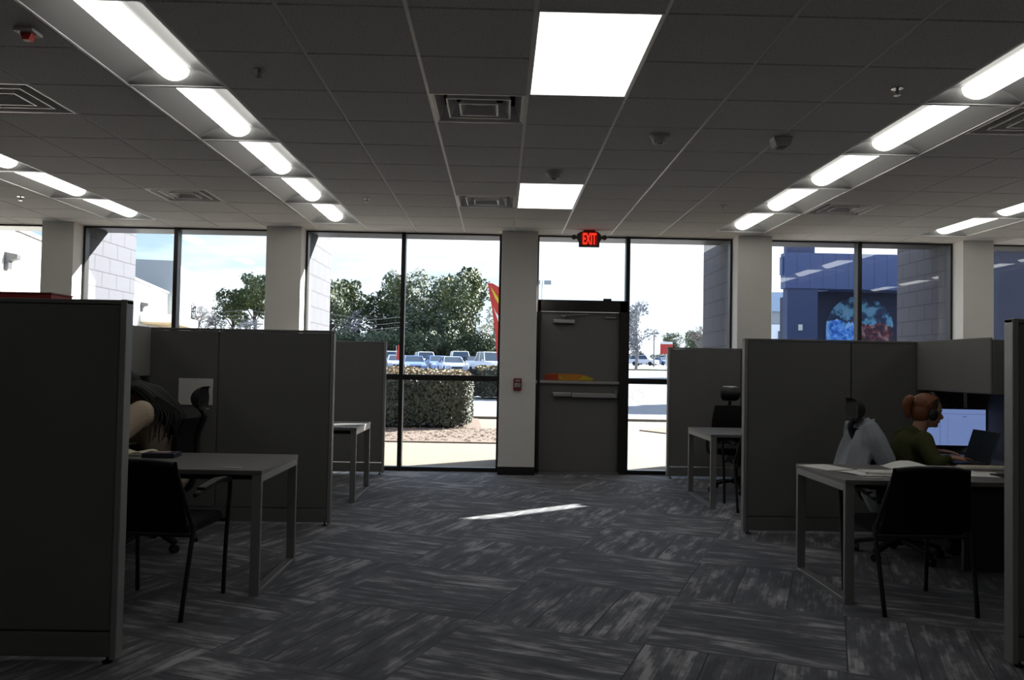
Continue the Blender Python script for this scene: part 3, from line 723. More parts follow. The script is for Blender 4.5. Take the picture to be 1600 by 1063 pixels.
# ---------------------------------------------------------------- people
RM = lambda v: [('REMESH', dict(mode='VOXEL', voxel_size=v, use_smooth_shade=True)), ('SMOOTH', dict(factor=.5, iterations=3))]
def head(b, c, yawz, tilt):
    "adds a head at c; looks along local +x then rotated"
    rot = (Matrix.Rotation(yawz, 3, 'Z') @ Matrix.Rotation(tilt, 3, 'Y')); c = Vector(c); q = lambda x, y, z: c+rot @ Vector((x, y, z))
    b.ball(q(-.005, 0, .03), (.095, .075, .085), 20, 14, rot); b.ball(q(.022, 0, -.045), (.066, .055, .068), 16, 12, rot)
    b.ball(q(.062, 0, -.088), (.024, .024, .02), 10, 8, rot)                         # chin
    b.tube([q(.083, 0, .005), q(.105, 0, -.028), (q(.085, 0, -.036))], [.008, .013, .010], 8, 3)   # nose
    b.ball(q(.082, 0, -.056), (.012, .022, .006), 10, 6, rot); b.ball(q(.080, 0, -.066), (.011, .019, .006), 10, 6, rot)  # lips
    b.ball(q(.078, 0, .022), (.012, .055, .008), 10, 6, rot)                          # brow
    for s_ in (-1, 1):
        b.ball(q(-.005, s_*.076, -.012), (.018, .008, .03), 10, 8, rot); b.ball(q(.072, s_*.03, .005), (.012, .014, .009), 10, 8, rot)
    return q, rot
def hand(b, w, d, up, curl=.35, side=1, L=.085):
    "palm + five bent fingers starting at wrist w, pointing along d, back of the hand towards up"
    d = Vector(d).normalized(); up = Vector(up); up = (up-d*up.dot(d)).normalized(); s = d.cross(up)*side; w = Vector(w)
    for k in range(5): b.tube([w+s*(.030-.015*k)*.55, w+d*L+s*(.034-.017*k)], [.013, .011], 8)
    b.ball(w+d*L*.55, (.03, .03, .016), 10, 8, Matrix((d, s, up)).transposed())
    for k, (ln, o) in enumerate(((.068, .032), (.078, .011), (.073, -.011), (.058, -.032))):
        p = w+d*L*.97+s*o; q = []
        for i, f in enumerate((0, .4, .72, 1.)):
            q.append(p+d*ln*f*(1-.15*f)-up*ln*curl*f*f+s*o*.12*f)
        b.chain(q, [.0090, .0085, .0078, .0066], 8, 2)
    p = w+d*.025+s*.03
    b.chain([p, p+d*.028+s*.022-up*.006, p+d*.058+s*.030-up*.016], [.012, .0105, .008], 8, 3)
def person_right():
    t = thing('person', 'person with auburn ponytail and headphones in an olive jumper typing at a laptop', 'person', (2.95, 6.0, 0))
    Yc = 6.0
    b = MB(); hc = (3.115, 5.97, 1.062)
    q, rot = head(b, hc, D2R(-6), D2R(8))
    b.chain([(3.085, 5.975, 1.0), (3.055, 5.98, .93), (3.03, 5.985, .86)], [.052, .052, .075], 14)
    b.chain([(3.03, Yc, .84), (2.99, Yc, .70), (2.96, Yc, .56)], [.10, .11, .13], 14)
    A = [((3.02, 5.84, .865), (3.04, 5.69, .715), (3.105, 5.655, .755)), ((3.02, 6.15, .865), (3.06, 6.13, .70), (3.155, 5.93, .775))]
    for (s_, e, w) in A: b.chain([s_, e, w], [.045, .04, .026], 12)
    hand(b, (3.105, 5.655, .762), (.95, .10, .0), (.1, 0, 1), .25, 1); hand(b, (3.155, 5.93, .782), (.80, -.5, -.02), (0, 0, 1), .25, -1)
    for s_ in (-.1, .1): b.chain([(2.96, Yc+s_, .56), (3.36, Yc+s_, .56), (3.38, Yc+s_, .12), ], [.075, .055, .04], 12); b.chain([(3.37, Yc+s_, .07), (3.50, Yc+s_, .045)], [.035, .03], 10)
    b.build('body', M['skin'], t, world=True, mods=RM(.0055))
    s = MB()
    s.chain([(3.035, Yc-.005, .885), (3.01, Yc, .82), (2.98, Yc, .72), (2.955, Yc, .60), (2.955, Yc, .53)], [.082, .125, .135, .135, .14], 18)
    for sy, y in ((1, 6.13), (-1, 5.86)): s.ball((3.02, y, .84), (.075, .085, .07), 14, 10)
    for (a, e, w), tw in zip(A, ((3.09, 5.655, .752), (3.142, 5.955, .772))):
        s.chain([a, ((a[0]+e[0])/2-.012, (a[1]+e[1])/2, (a[2]+e[2])/2), e, ((e[0]+tw[0])/2, (e[1]+tw[1])/2, (e[2]+tw[2])/2), tw], [.066, .060, .052, .045, .034], 14)
    s.build('jumper', M['olive'], t, world=True, mods=RM(.009))
    p = MB()
    for s_ in (-.1, .1): p.chain([(2.95, Yc+s_*.8, .565), (3.15, Yc+s_, .575), (3.36, Yc+s_, .57), (3.385, Yc+s_, .35), (3.385, Yc+s_, .13)], [.095, .088, .075, .062, .055], 14)
    p.build('trousers', M['jeans'], t, world=True, mods=RM(.011))
    sh = MB()
    for s_ in (-.1, .1): sh.chain([(3.37, Yc+s_, .05), (3.52, Yc+s_, .042)], [.05, .04], 12)
    sh.build('shoes', M['black'], t, world=True, mods=RM(.01))
    h = MB(); h.ball(q(-.022, 0, .045), (.096, .086, .088), 20, 14, rot); h.ball(q(-.045, 0, -.005), (.072, .080, .085), 18, 12, rot)
    h.ball(q(-.10, 0, .055), (.028, .03, .03), 12, 8, rot)
    h.tube([q(-.09, 0, .055), q(-.135, 0, .068), q(-.150, 0, .035), q(-.145, 0, -.02), q(-.128, 0, -.07)], [.022, .034, .034, .026, .010], 14, 4)
    for k in range(26):
        a = k/26*2*PI; h.tube([q(-.10, .01*math.cos(a), .06), q(-.03+.03*math.cos(a), .088*math.sin(a)*.98, .06+.075*math.cos(a)*.8), q(.045*abs(math.cos(a))+.01, .07*math.sin(a), .09+.02*math.cos(a))], [.01, .009, .004], 6, 4)
    h.build('hair', M['hairred'], t, world=True, smooth=True)
    MB().tube([q(-.105, -.028, .06), q(-.108, 0, .09), q(-.105, .028, .06)], .007, 8, 4).build('hair_tie', M['mint'] if 'mint' in M else M['white'], t, world=True)
    f = MB(); pts = [q(.012, .092*math.cos(a), -.01+.15*math.sin(a)) for a in [PI*k/14 for k in range(15)]]
    f.rbar(pts, .008, .024, rot @ Vector((1, 0, 0)))
    for s_ in (-1, 1): f.ball(q(.006, s_*.090, -.018), (.036, .022, .044), 14, 10, rot)
    f.build('headphones', M['black'], t, world=True, smooth=True)
    return t
person_right()
def person_left():
    t = thing('person', 'person with long black hair in a cream knitted cardigan bent over the left desk', 'person', (-2.38, 5.95, 0))
    Yc = 5.97; b = MB(); hc = (-2.655, 5.93, 1.12)
    q, rot = head(b, hc, PI+D2R(4), D2R(38))
    b.chain([(-2.60, 5.94, 1.08), (-2.545, 5.95, 1.02), (-2.50, 5.96, .95)], [.05, .052, .07], 14)
    b.chain([(-2.48, Yc, .90), (-2.40, Yc, .74), (-2.35, Yc, .56)], [.10, .11, .13], 14)
    A = [((-2.47, 5.76, .965), (-2.62, 5.55, .79), (-2.86, 5.60, .765)), ((-2.50, 6.13, .955), (-2.66, 6.18, .80), (-2.88, 6.05, .765))]
    for a in A: b.chain(list(a), [.045, .042, .026], 12)
    hand(b, A[0][2], (-1, .15, 0), (0, 0, 1), .3, -1); hand(b, A[1][2], (-1, -.3, 0), (0, 0, 1), .3, 1)
    for s_ in (-.1, .1): b.chain([(-2.36, Yc+s_, .56), (-2.76, Yc+s_, .56), (-2.78, Yc+s_, .12)], [.075, .055, .04], 12); b.chain([(-2.77, Yc+s_, .07), (-2.90, Yc+s_, .045)], [.035, .03], 10)
    b.build('body', M['skin2'], t, world=True, mods=RM(.0055))
    s = MB(); s.chain([(-2.52, Yc-.01, .97), (-2.47, Yc, .90), (-2.41, Yc, .77), (-2.36, Yc, .64), (-2.345, Yc, .53)], [.075, .13, .15, .145, .15], 18)
    for y in (5.76, 6.13): s.ball((-2.475, y, .945), (.095, .085, .085), 14, 10)
    for a, e, w in A:
        w2 = tuple(e[i]*.12+w[i]*.88 for i in range(3)); md = tuple((a[i]+e[i])/2 for i in range(3))
        s.chain([a, md, e, tuple((e[i]+w2[i])/2 for i in range(3)), w2], [.088, .092, .080, .062, .046], 14)
    s.build('cardigan', M['creamknit'], t, world=True, mods=RM(.009))
    p = MB()
    for s_ in (-.1, .1): p.chain([(-2.35, Yc+s_*.8, .565), (-2.55, Yc+s_, .575), (-2.76, Yc+s_, .57), (-2.785, Yc+s_, .35), (-2.785, Yc+s_, .13)], [.095, .088, .075, .062, .055], 14)
    p.build('trousers', M['jeans'], t, world=True, mods=RM(.011))
    sh = MB()
    for s_ in (-.1, .1): sh.chain([(-2.77, Yc+s_, .05), (-2.92, Yc+s_, .042)], [.05, .04], 12)
    sh.build('shoes', M['black'], t, world=True, mods=RM(.01))
    h = MB(); h.ball(q(-.015, 0, .035), (.112, .10, .102), 22, 14, rot)
    rr = random.Random(3)
    for k in range(80):
        a = k/80; y0 = 5.93+(a-.5)*.2; j = rr.uniform(-1, 1)*.02
        # locks: over the crown, then down the neck, shoulder and back
        ex_ = -2.30+rr.uniform(-.05, .035); ez = rr.uniform(.74, .84); ey = 5.84+.32*a+rr.uniform(-.03, .03)
        h.tube([(-2.66+j, y0, 1.20-abs(a-.5)*.06), (-2.58+j, 5.93+(a-.5)*.25, 1.18-abs(a-.5)*.06), (-2.49+j, 5.965+(a-.5)*.27, 1.10+j), (-2.385+j*1.5, 5.99+(a-.5)*.30, .98+j), (-2.32+j, ey, .87), (ex_, ey, ez)], [.012, .017, .019, .017, .012, .003], 6, 4)
    for k in range(10):     # a few thin loose strands over the near sleeve
        x = -2.45+.022*k; h.tube([(-2.50+.012*k, 5.85, 1.07), (x+.04, 5.80, .97), (x+.05+.02*math.sin(k*2.), 5.755, .86), (x+.05, 5.74, .76+.02*(k % 3))], [.010, .007, .005, .002], 6, 4)
    for k in range(14):     # hair falling beside the face
        h.tube([(-2.66, 5.86+.012*k, 1.19), (-2.72, 5.83+.015*k, 1.12), (-2.735, 5.82+.014*k, 1.0), (-2.73, 5.81+.014*k, .90)], [.014, .018, .016, .004], 6, 4)
    h.build('hair', M['hairblack'], t, world=True, smooth=True)
person_left()

# ---------------------------------------------------------------- desk items
TZ = .7155
def sheet(name, label, pts, m, cat='paper', h=.003, group=None):
    c = Vector((sum(p[0] for p in pts)/len(pts), sum(p[1] for p in pts)/len(pts), 0)); o = MB().prism([(p[0]-c.x, p[1]-c.y) for p in pts], 0, h, 'xy').build(name, m); o.location = (c.x, c.y, TZ)
    return tag(o, label, cat, group)
def quad(cx, cy, w, d, a): ca, sa = math.cos(a), math.sin(a); return [(cx+ca*x-sa*y, cy+sa*x+ca*y) for x, y in ((-w/2, -d/2), (w/2, -d/2), (w/2, d/2), (-w/2, d/2))]
sheet('paper_sheet', 'single white sheet at the aisle end of the right table', quad(2.13, 5.36, .215, .28, .35), M['paper'])
pp = thing('printed_booklet', 'stack of printed booklets left of the guest chair on the right table', 'booklet', (2.30, 5.05, TZ))
MB().prism(quad(0, 0, .25, .20, .1), 0, .004, 'xy').build('bottom_pages', M['print'], pp); MB().prism(quad(.05, .02, .22, .15, -.06), .0042, .018, 'xy').build('top_booklet', M['print'], pp, bevel=.001); MB().prism(quad(-.07, .03, .16, .20, .4), .0042, .006, 'xy').build('loose_page', M['paper'], pp)
op = thing('open_binder', 'wide open white document spread on the right table behind the guest chair', 'document', (2.80, 5.40, TZ))
MB().prism(quad(0, -.03, .50, .26, -.05), 0, .004, 'xy').build('cover', M['paper'], op)
mb = MB(); mb.ring([[(-.25+.46*k/8, -.15, .005+.030*math.sin(PI*min(1, k/5))*(k < 6)) , (-.22+.46*k/8, .12, .005+.034*math.sin(PI*min(1, k/5))*(k < 6)), (-.22+.46*k/8, .12, .004), (-.25+.46*k/8, -.15, .004)] for k in range(9)]); mb.build('pages', M['paper'], op, smooth=False)
sheet('paper_sheet', 'white sheet beside the open document on the right table', quad(3.02, 5.12, .22, .26, -.2), M['paper'])
kb = thing('keyboard', 'pale striped keyboard at the right end of the right table', 'keyboard', (3.25, 5.42, TZ), D2R(-4))
MB().box(-.20, .20, -.065, .065, 0, .014).build('case', M['white'], kb, bevel=.004)
km = MB(); [km.box(-.19+.0255*c_, -.19+.0255*c_+.021, -.058+.0235*r_, -.058+.0235*r_+.018, .014, .019) for r_ in range(5) for c_ in range(15)]; ko = km.build('keys', M['cream'], kb); ko['kind'] = 'stuff'
MB().prism(quad(0, 0, .34, .20, .05), 0, .012, 'xy').build('folder', M['black']).location = (3.22, 5.0, TZ)
tag(bpy.data.objects['folder'], 'black folder near the front edge of the right table', 'folder')
# left: open book, notebook
ob = thing('open_book', 'open book with cream pages in front of the left person', 'book', (-2.40, 5.46, TZ), D2R(-4))
MB().box(-.15, .15, -.105, .105, 0, .004).build('cover', M['navybook'], ob)
for s_ in (-1, 1):
    m = MB(); m.ring([[(s_*(.002+.142*k/8), -.10, .005+.022*math.sin(PI*(1-k/8)**.6)), (s_*(.002+.142*k/8), .10, .005+.022*math.sin(PI*(1-k/8)**.6)), (s_*(.002+.142*k/8), .10, .004), (s_*(.002+.142*k/8), -.10, .004)] for k in range(9)]); m.build('pages', M['cream'], ob, smooth=False)
nb = thing('notebook', 'thick dark notebook with pink label lying on the left table', 'book', (-2.15, 5.34, TZ), D2R(3))
MB().box(-.10, .10, -.075, .075, 0, .030).build('cover', M['navybook'], nb, bevel=.004); MB().box(-.05, .05, -.03, .04, .030, .0315).build('label_patch', M['pink'], nb)
tb = thing('tote_bag', 'small cream fabric bag hanging open beside the left person', 'bag', (-2.37, 5.72, .735))
m = MB(); rows = []
for k in range(6):
    a = k/5; w = .035+.028*a; rows.append([(w*1.25*math.cos(q_)+.006*math.sin(3*q_)*a+.01*a, w*.6*math.sin(q_), .0+.085*a+.012*a*math.cos(q_)) for q_ in [2*PI*i/18 for i in range(18)]])
bpy.data.objects.remove(tb)
# monitor
mo = thing('computer_monitor', 'computer monitor with a bright blue-white screen on the right worktop', 'monitor', (3.575, 6.48, TZ), D2R(-3))
MB().box(-.262, .262, -.012, .022, .045, .355).build('housing', M['black'], mo, bevel=.005)
sc = MB().box(-.252, .252, -.001, .001, -.142, .142).build('screen', M['screen'], mo); sc.location = (0, -.0135, .203)
MB().box(-.025, .025, .022, .05, .0, .20).build('stand_neck', M['black'], mo, bevel=.005); MB().box(-.11, .11, -.07, .09, 0, .010).build('stand_base', M['black'], mo, bevel=.004)
MB().box(-.01, .01, -.006, .02, .355, .378).build('webcam', M['black'], mo, bevel=.004)
# laptop
lp = thing('laptop', 'open dark laptop under the hands of the person in olive', 'laptop', (3.235, 5.76, TZ))
MB().box(-.115, .115, -.16, .16, 0, .016).build('keyboard_deck', M['black'], lp, bevel=.004)
ld = MB().box(-.004, .004, -.16, .16, 0, .225).build('lid', M['lapscreen'], lp, bevel=.003); ld.location = (.117, 0, .014); ld.rotation_euler = (0, D2R(18), 0)
MB().cyl((-.0045, .0, .11), .016, .001, 16, ax='x').build('webcam_mark', M['black'], ld)

# ---------------------------------------------------------------- outdoors: ground
def gz(y): return 0. if y < 35 else .0167*(y-35)
g = MB()
ys = [10.5, 35, 60, 90, 120, 160, 220]
for a, b in zip(ys, ys[1:]): g.add([(-120, a, gz(a)-.03), (120, a, gz(a)-.03), (120, b, gz(b)-.03), (-120, b, gz(b)-.03)], [(0, 1, 2, 3)])
struct(g, 'parking_lot_ground', M['asphalt'])
struct(MB().box(-30, 30, 10.5, 20.6, -.03+.001, -.002), 'sidewalk', M['concrete'])
cb = struct(MB().box(-30, 30, 20.6, 20.78, -.03, .06), 'kerb', M['concrete'])
mu = MB().prism([(-14, 14.1), (.2, 14.15), (.9, 14.5), (1.1, 15.6), (.6, 16.9), (-.35, 17.3), (-.5, 20.4), (-14, 20.4)], -.001, .02, 'xy').build('mulch_bed', M['mulch']); mu['kind'] = 'structure'
mu2 = MB().prism([(3.0, 17.6), (3.6, 16.6), (14, 16.4), (14, 20), (4.6, 19.6)], -.001, .02, 'xy').build('mulch_bed', M['mulch']); mu2['kind'] = 'structure'
struct(MB().box(-80, 90, 98, 150, gz(98)-.2, gz(98)+.12), 'grass_verge', M['grass'])
# mulch straw
rs = random.Random(11); mm = MB()
for k in range(2600):
    x, y = rs.uniform(-7, .95), rs.uniform(14.15, 17.1)
    if x > .4 and (y < 14.6 or y > 16.6): continue
    a = rs.uniform(0, PI); l = rs.uniform(.02, .05); c, s_ = math.cos(a)*l, math.sin(a)*l; z = .022+rs.uniform(0, .025)
    mm.add([(x-c, y-s_, z), (x+c, y+s_, z+rs.uniform(-.01, .02)), (x+c-s_*.2, y+s_+c*.2, z), (x-c-s_*.2, y-s_+c*.2, z)], [(0, 1, 2, 3)])
tag(mm.build('pine_straw', M['mulch']), 'brown pine straw strewn under the hedge', 'mulch', None, 'stuff')

# hedges
def hedge(name, label, x0, x1, y0, y1, z1, n, seed, slope=0., sz=.045):
    r = random.Random(seed); t = thing(name, label, 'hedge', ((x0+x1)/2, (y0+y1)/2, 0)); cx, cy = (x0+x1)/2, (y0+y1)/2
    c = MB(); w, d_ = (x1-x0)/2, (y1-y0)/2
    c.box(-w+.08, w-.08, -d_+.08, d_-.08, .05, z1-.10); c.build('branch_core', M['hedgecore'], t, bevel=.25, seg=4)
    l = MB(); tips = MB()
    areas = [('f', (x1-x0)*z1*1.3), ('t', (x1-x0)*(y1-y0)*.55), ('r', (y1-y0)*z1), ('l', (y1-y0)*z1)]
    S = sum(a for _, a in areas)
    for f, a in areas:
        for k in range(int(n*a/S)):
            u, v = r.random(), r.random(); o = abs(r.gauss(0, .035))*(-1 if r.random() < .7 else 1)+.02
            bulge = .06*math.sin(u*17+seed)*math.sin(v*5)
            if f == 'f': p = Vector((-w+2*w*u, -d_-o+bulge, .08+(z1-.08)*v)); nn = Vector((0, -1, 0))
            elif f == 't': p = Vector((-w+2*w*u, -d_+2*d_*v, z1+o+bulge*.6)); nn = Vector((0, 0, 1))
            elif f == 'r': p = Vector((w+o+bulge, -d_+2*d_*u, .08+(z1-.08)*v)); nn = Vector((1, 0, 0))
            else: p = Vector((-w-o, -d_+2*d_*u, .08+(z1-.08)*v)); nn = Vector((-1, 0, 0))
            # round the corners a little
            ex_ = max(0, abs(p.x)-(w-.3)); ez_ = max(0, p.z-(z1-.25)); ey_ = max(0, abs(p.y)-(d_-.3))
            k2 = math.sqrt(ex_**2+ez_**2+ey_**2)
            if k2 > .3:
                s_ = .3/k2; p.x = math.copysign(w-.3+ex_*s_, p.x) if ex_ else p.x; p.z = (z1-.25+ez_*s_) if ez_ else p.z; p.y = math.copysign(d_-.3+ey_*s_, p.y) if ey_ else p.y
            e = (nn+Vector((r.uniform(-1, 1), r.uniform(-1, 1), r.uniform(-.6, 1)))*.9).normalized(); a1 = e.orthogonal().normalized(); a1.rotate(Matrix.Rotation(r.uniform(0, 6.28), 3, e)); a2 = e.cross(a1); s2 = sz*r.uniform(.7, 1.4)
            (tips if p.z > z1-.13 and r.random() < .85 else l).add([p-a1*s2, p-a2*s2*.55, p+a1*s2, p+a2*s2*.55], [(0, 1, 2, 3)])  # leaves near the top mostly take the paler, browner colour
    l.build('foliage', M['leafhedge'], t); tips.build('top_leaves', M['leaftip'], t); return t
hedge('box_hedge', 'big clipped boxwood hedge outside the window left of the centre pillar', -7.5, -.62, 17.0, 20.2, 1.17, 26000, 2, sz=.032)
hedge('box_hedge', 'smaller clipped hedge farther off beside the centre pillar', -1.05, 3.4, 33.0, 35.5, 1.25, 3500, 5, sz=.08)
hedge('low_hedge', 'low hedge row beyond the big hedge in front of the cars', -12.0, -3.4, 34.0, 36.0, 1.15, 5000, 9, sz=.08)

# trees
def make_tree(name, cat, seed, blobs, leaf, bark, n, sz, trunkr=.25, trunk=True, H=10.):
    "unit tree: H metres tall with given blobs (x,y,z,r)"
    r = random.Random(seed); t = thing(name, '', cat)
    l = MB()
    vol = sum(b[3]**2 for b in blobs)
    for (bx, by, bz, br) in blobs:
        for k in range(int(n*br*br/vol)):
            e = Vector((r.gauss(0, 1), r.gauss(0, 1), r.gauss(0, 1))).normalized(); rad = br*(.55+.5*r.random()**.6)*(1+.22*math.sin(e.x*7+seed)*math.sin(e.z*6+bx))
            p = Vector((bx, by, bz))+Vector((e.x, e.y, e.z*.8))*rad
            a1 = Vector((r.uniform(-1, 1), r.uniform(-1, 1), r.uniform(-1, 1))).normalized(); a2 = a1.orthogonal().normalized(); s2 = sz*r.uniform(.6, 1.4)
            l.add([p-a1*s2, p-a2*s2*.6, p+a1*s2, p+a2*s2*.6], [(0, 1, 2, 3)])
    l.build('foliage', leaf, t)
    if trunk:
        w = MB(); w.tube([(0, 0, 0), (.15, 0, H*.3), (-.1, .1, H*.6), (0, 0, H*.9)], [trunkr, trunkr*.8, trunkr*.55, trunkr*.2], 8, 3)
        for (bx, by, bz, br) in blobs[:14]: w.tube([(0, 0, max(.5, bz-1.6)), (bx*.5, by*.5, bz-.6), (bx, by, bz)], [trunkr*.35, trunkr*.25, .03], 6, 2)
        w.build('trunk', bark, t)
    return t
def bare(name, seed, H, depth=6, r0=.22, twig=.55, mat_='barkpale'):
    r = random.Random(seed); t = thing(name, '', 'tree'); w = MB()
    def br(p, d, L, rad, k):
        q = p+d*L; w.tube([p, p+d*L*.5+Vector((r.uniform(-1, 1), r.uniform(-1, 1), 0))*L*.06, q], [rad, rad*.82, rad*.66], 5 if k > 2 else 3)
        if k == 0: return
        for i in range(3 if k > 1 else 4):
            dd = (d+Vector((r.uniform(-1, 1), r.uniform(-1, 1), r.uniform(-.3, .7)))*twig).normalized(); br(p+d*L*r.uniform(.65, 1.), dd, L*r.uniform(.62, .82), rad*.6, k-1)
    br(Vector((0, 0, 0)), Vector((0, 0, 1)), H*.27, r0, depth); w.build('branches', M[mat_], t); return t
rt = random.Random(5)
def blobset(seed, n, zlo, zhi, spread, rr=(1.0, 1.9), cone=False):
    r = random.Random(seed); o = []
    for k in range(n):
        z = zlo+(zhi-zlo)*(k+.5)/n; f = (1-(z-zlo)/(zhi-zlo)*.85) if cone else (.35+.65*math.sin(PI*(.12+.80*(z-zlo)/(zhi-zlo))))
        a = r.uniform(0, 2*PI); s_ = spread*f*r.random()**.5; o.append((s_*math.cos(a), s_*math.sin(a), z, r.uniform(*rr)*(.65+.4*f)))
    return o
proto = {
 'pine': make_tree('pine_tree', 'tree', 1, blobset(1, 16, 5.6, 9.2, 1.9, (.7, 1.25)), M['leafmid'], M['bark'], 2600, .17),
 'full': make_tree('broad_pine_tree', 'tree', 2, blobset(2, 26, 1.5, 9.0, 2.3, (1.0, 1.6)), M['leafmid'], M['bark'], 4200, .17),
 'dark': make_tree('dark_evergreen_tree', 'tree', 3, blobset(3, 26, .8, 8.8, 2.6, (1.0, 1.7), True), M['leafdark'], M['bark'], 4600, .17),
 'pale': make_tree('pale_leafy_tree', 'tree', 4, blobset(4, 22, .8, 8.8, 2.0, (.8, 1.4)), M['leafpale'], M['barkpale'], 2600, .15),
 'sparse': make_tree('thin_crowned_tree', 'tree', 6, blobset(6, 22, 2.5, 9.0, 2.4, (.6, 1.2)), M['leafblue'], M['barkpale'], 1700, .16),
 'bush': make_tree('woodland_bush', 'bush', 8, blobset(8, 14, .6, 4.6, 2.6, (1.1, 1.8)), M['leafdark'], M['bark'], 3000, .17, trunk=False, H=5.),
}
proto['bare'] = bare('bare_tree', 4, 10., 6)
placed = set()
def px(X, Y, Z):
    P = Vector((X, Y, Z-1.3417)); w = P.dot(Fv); return 800+1291.29*P.dot(CR)/w, 531.5-1291.29*P.dot(CU)/w
def xat(u, Y, Z=3.):
    X = 0.
    for _ in range(6): X += (u-px(X, Y, Z)[0])*Y/1291.29
    return X
def zat(v, X, Y):
    Z = 1.34
    for _ in range(6): Z -= (v-px(X, Y, Z)[1])*Y/1291.29
    return Z
def plant(kind, u, vtop, Y, label, wide=1., group='trees beyond the parking lot'):
    X = xat(u, Y); z0 = gz(Y)+.05 if Y < 98 else gz(98)+.1; H = zat(vtop, X, Y)-z0; base = 6. if kind == 'bush' else 10.; s_ = H/base
    p = proto[kind]; sc_ = (s_*wide, s_*wide, s_); rz = rt.uniform(0, 6.28)
    if kind not in placed:
        placed.add(kind); p.location = (X, Y, z0); p.scale = sc_; p.rotation_euler = (0, 0, rz); p['label'] = label; p['group'] = group
    else: dup(p, (X, Y, z0), rz, label, group, sc_)
T = [('dark', 287, 466, 100, 'dark evergreen at the left end of the tree line, beside the mullion', 1.1), ('bare', 308, 450, 112, 'leafless wide tree between the mullion and the left pines', 1.5),
 ('pine', 362, 448, 104, 'round-crowned pine right of the leafless tree', 1.15), ('pine', 396, 424, 106, 'tall pine touching the left pillar edge', .95), ('sparse', 335, 492, 103, 'greyish scrubby tree low below the left pines', 1.6), ('sparse', 385, 496, 101, 'greyish low scrub below the tall pine', 1.6),
 ('full', 515, 428, 104, 'pine half hidden behind the block pier', .8), ('pine', 545, 433, 108, 'slender pine with a round pale crown left of the dark evergreen', .95), ('sparse', 560, 478, 103, 'thin grey tree beneath the slender pine', 1.2),
 ('dark', 592, 446, 102, 'dark cone-shaped evergreen left of the window mullion', 1.25), ('full', 620, 418, 108, 'tall pine straddling the window mullion', .85), ('full', 662, 415, 107, 'tallest round-crowned pine right of the mullion', .8),
 ('full', 692, 424, 103, 'broad pine in the middle of the wood', .9), ('full', 722, 430, 102, 'green lit pine right of the middle of the wood', .75), ('pine', 737, 415, 108, 'tall domed pine above the red flag', 1.0), ('pale', 752, 500, 98.5, 'pale sunlit leafy tree at the right end of the wood', 1.1),
 ('pale', 772, 470, 104, 'pale thin tree behind the red feather flag', .75), ('dark', 645, 470, 99.5, 'dark evergreen low in front of the mullion pines', 1.4), ('dark', 690, 480, 99, 'dark evergreen low beneath the broad pine', 1.4),
 ('sparse', 994, 466, 96, 'thin-leaved tall tree right of the exit door', .95), ('sparse', 975, 480, 97, 'thin-leaved tree behind the exit door frame', 1.0), ('pine', 1050, 518, 170, 'small distant pine above the red sign', 1.3), ('full', 1083, 514, 165, 'small distant round pine left of the dark pier', 1.2), ('bare', 1098, 490, 120, 'leafless tree beside the dark block pier', 1.3), ('sparse', 1095, 530, 118, 'low grey scrub beside the dark block pier', 1.8)]
for k, u, v, Y, lab, w in T: plant(k, u, v, Y, lab, w)
for k, u in enumerate(range(505, 790, 24)):
    plant('bush', u, 512-6*math.sin(k*2.1), 96.5+.8*(k % 3), f'dark undergrowth bush at the foot of the wood', 1.0, 'undergrowth bushes below the wood')
for k, u in enumerate(range(985, 1100, 16)): plant('bush', u, 549-3*math.sin(k*2.1), 172, 'distant dark bush on the right skyline', 1.1, 'distant bushes right of the door')
for k, u in enumerate(range(270, 440, 26)): plant('bush', u, 516-4*math.sin(k*1.7), 98.5, 'dark bush at the foot of the left trees', 1.0, 'bushes below the left trees')

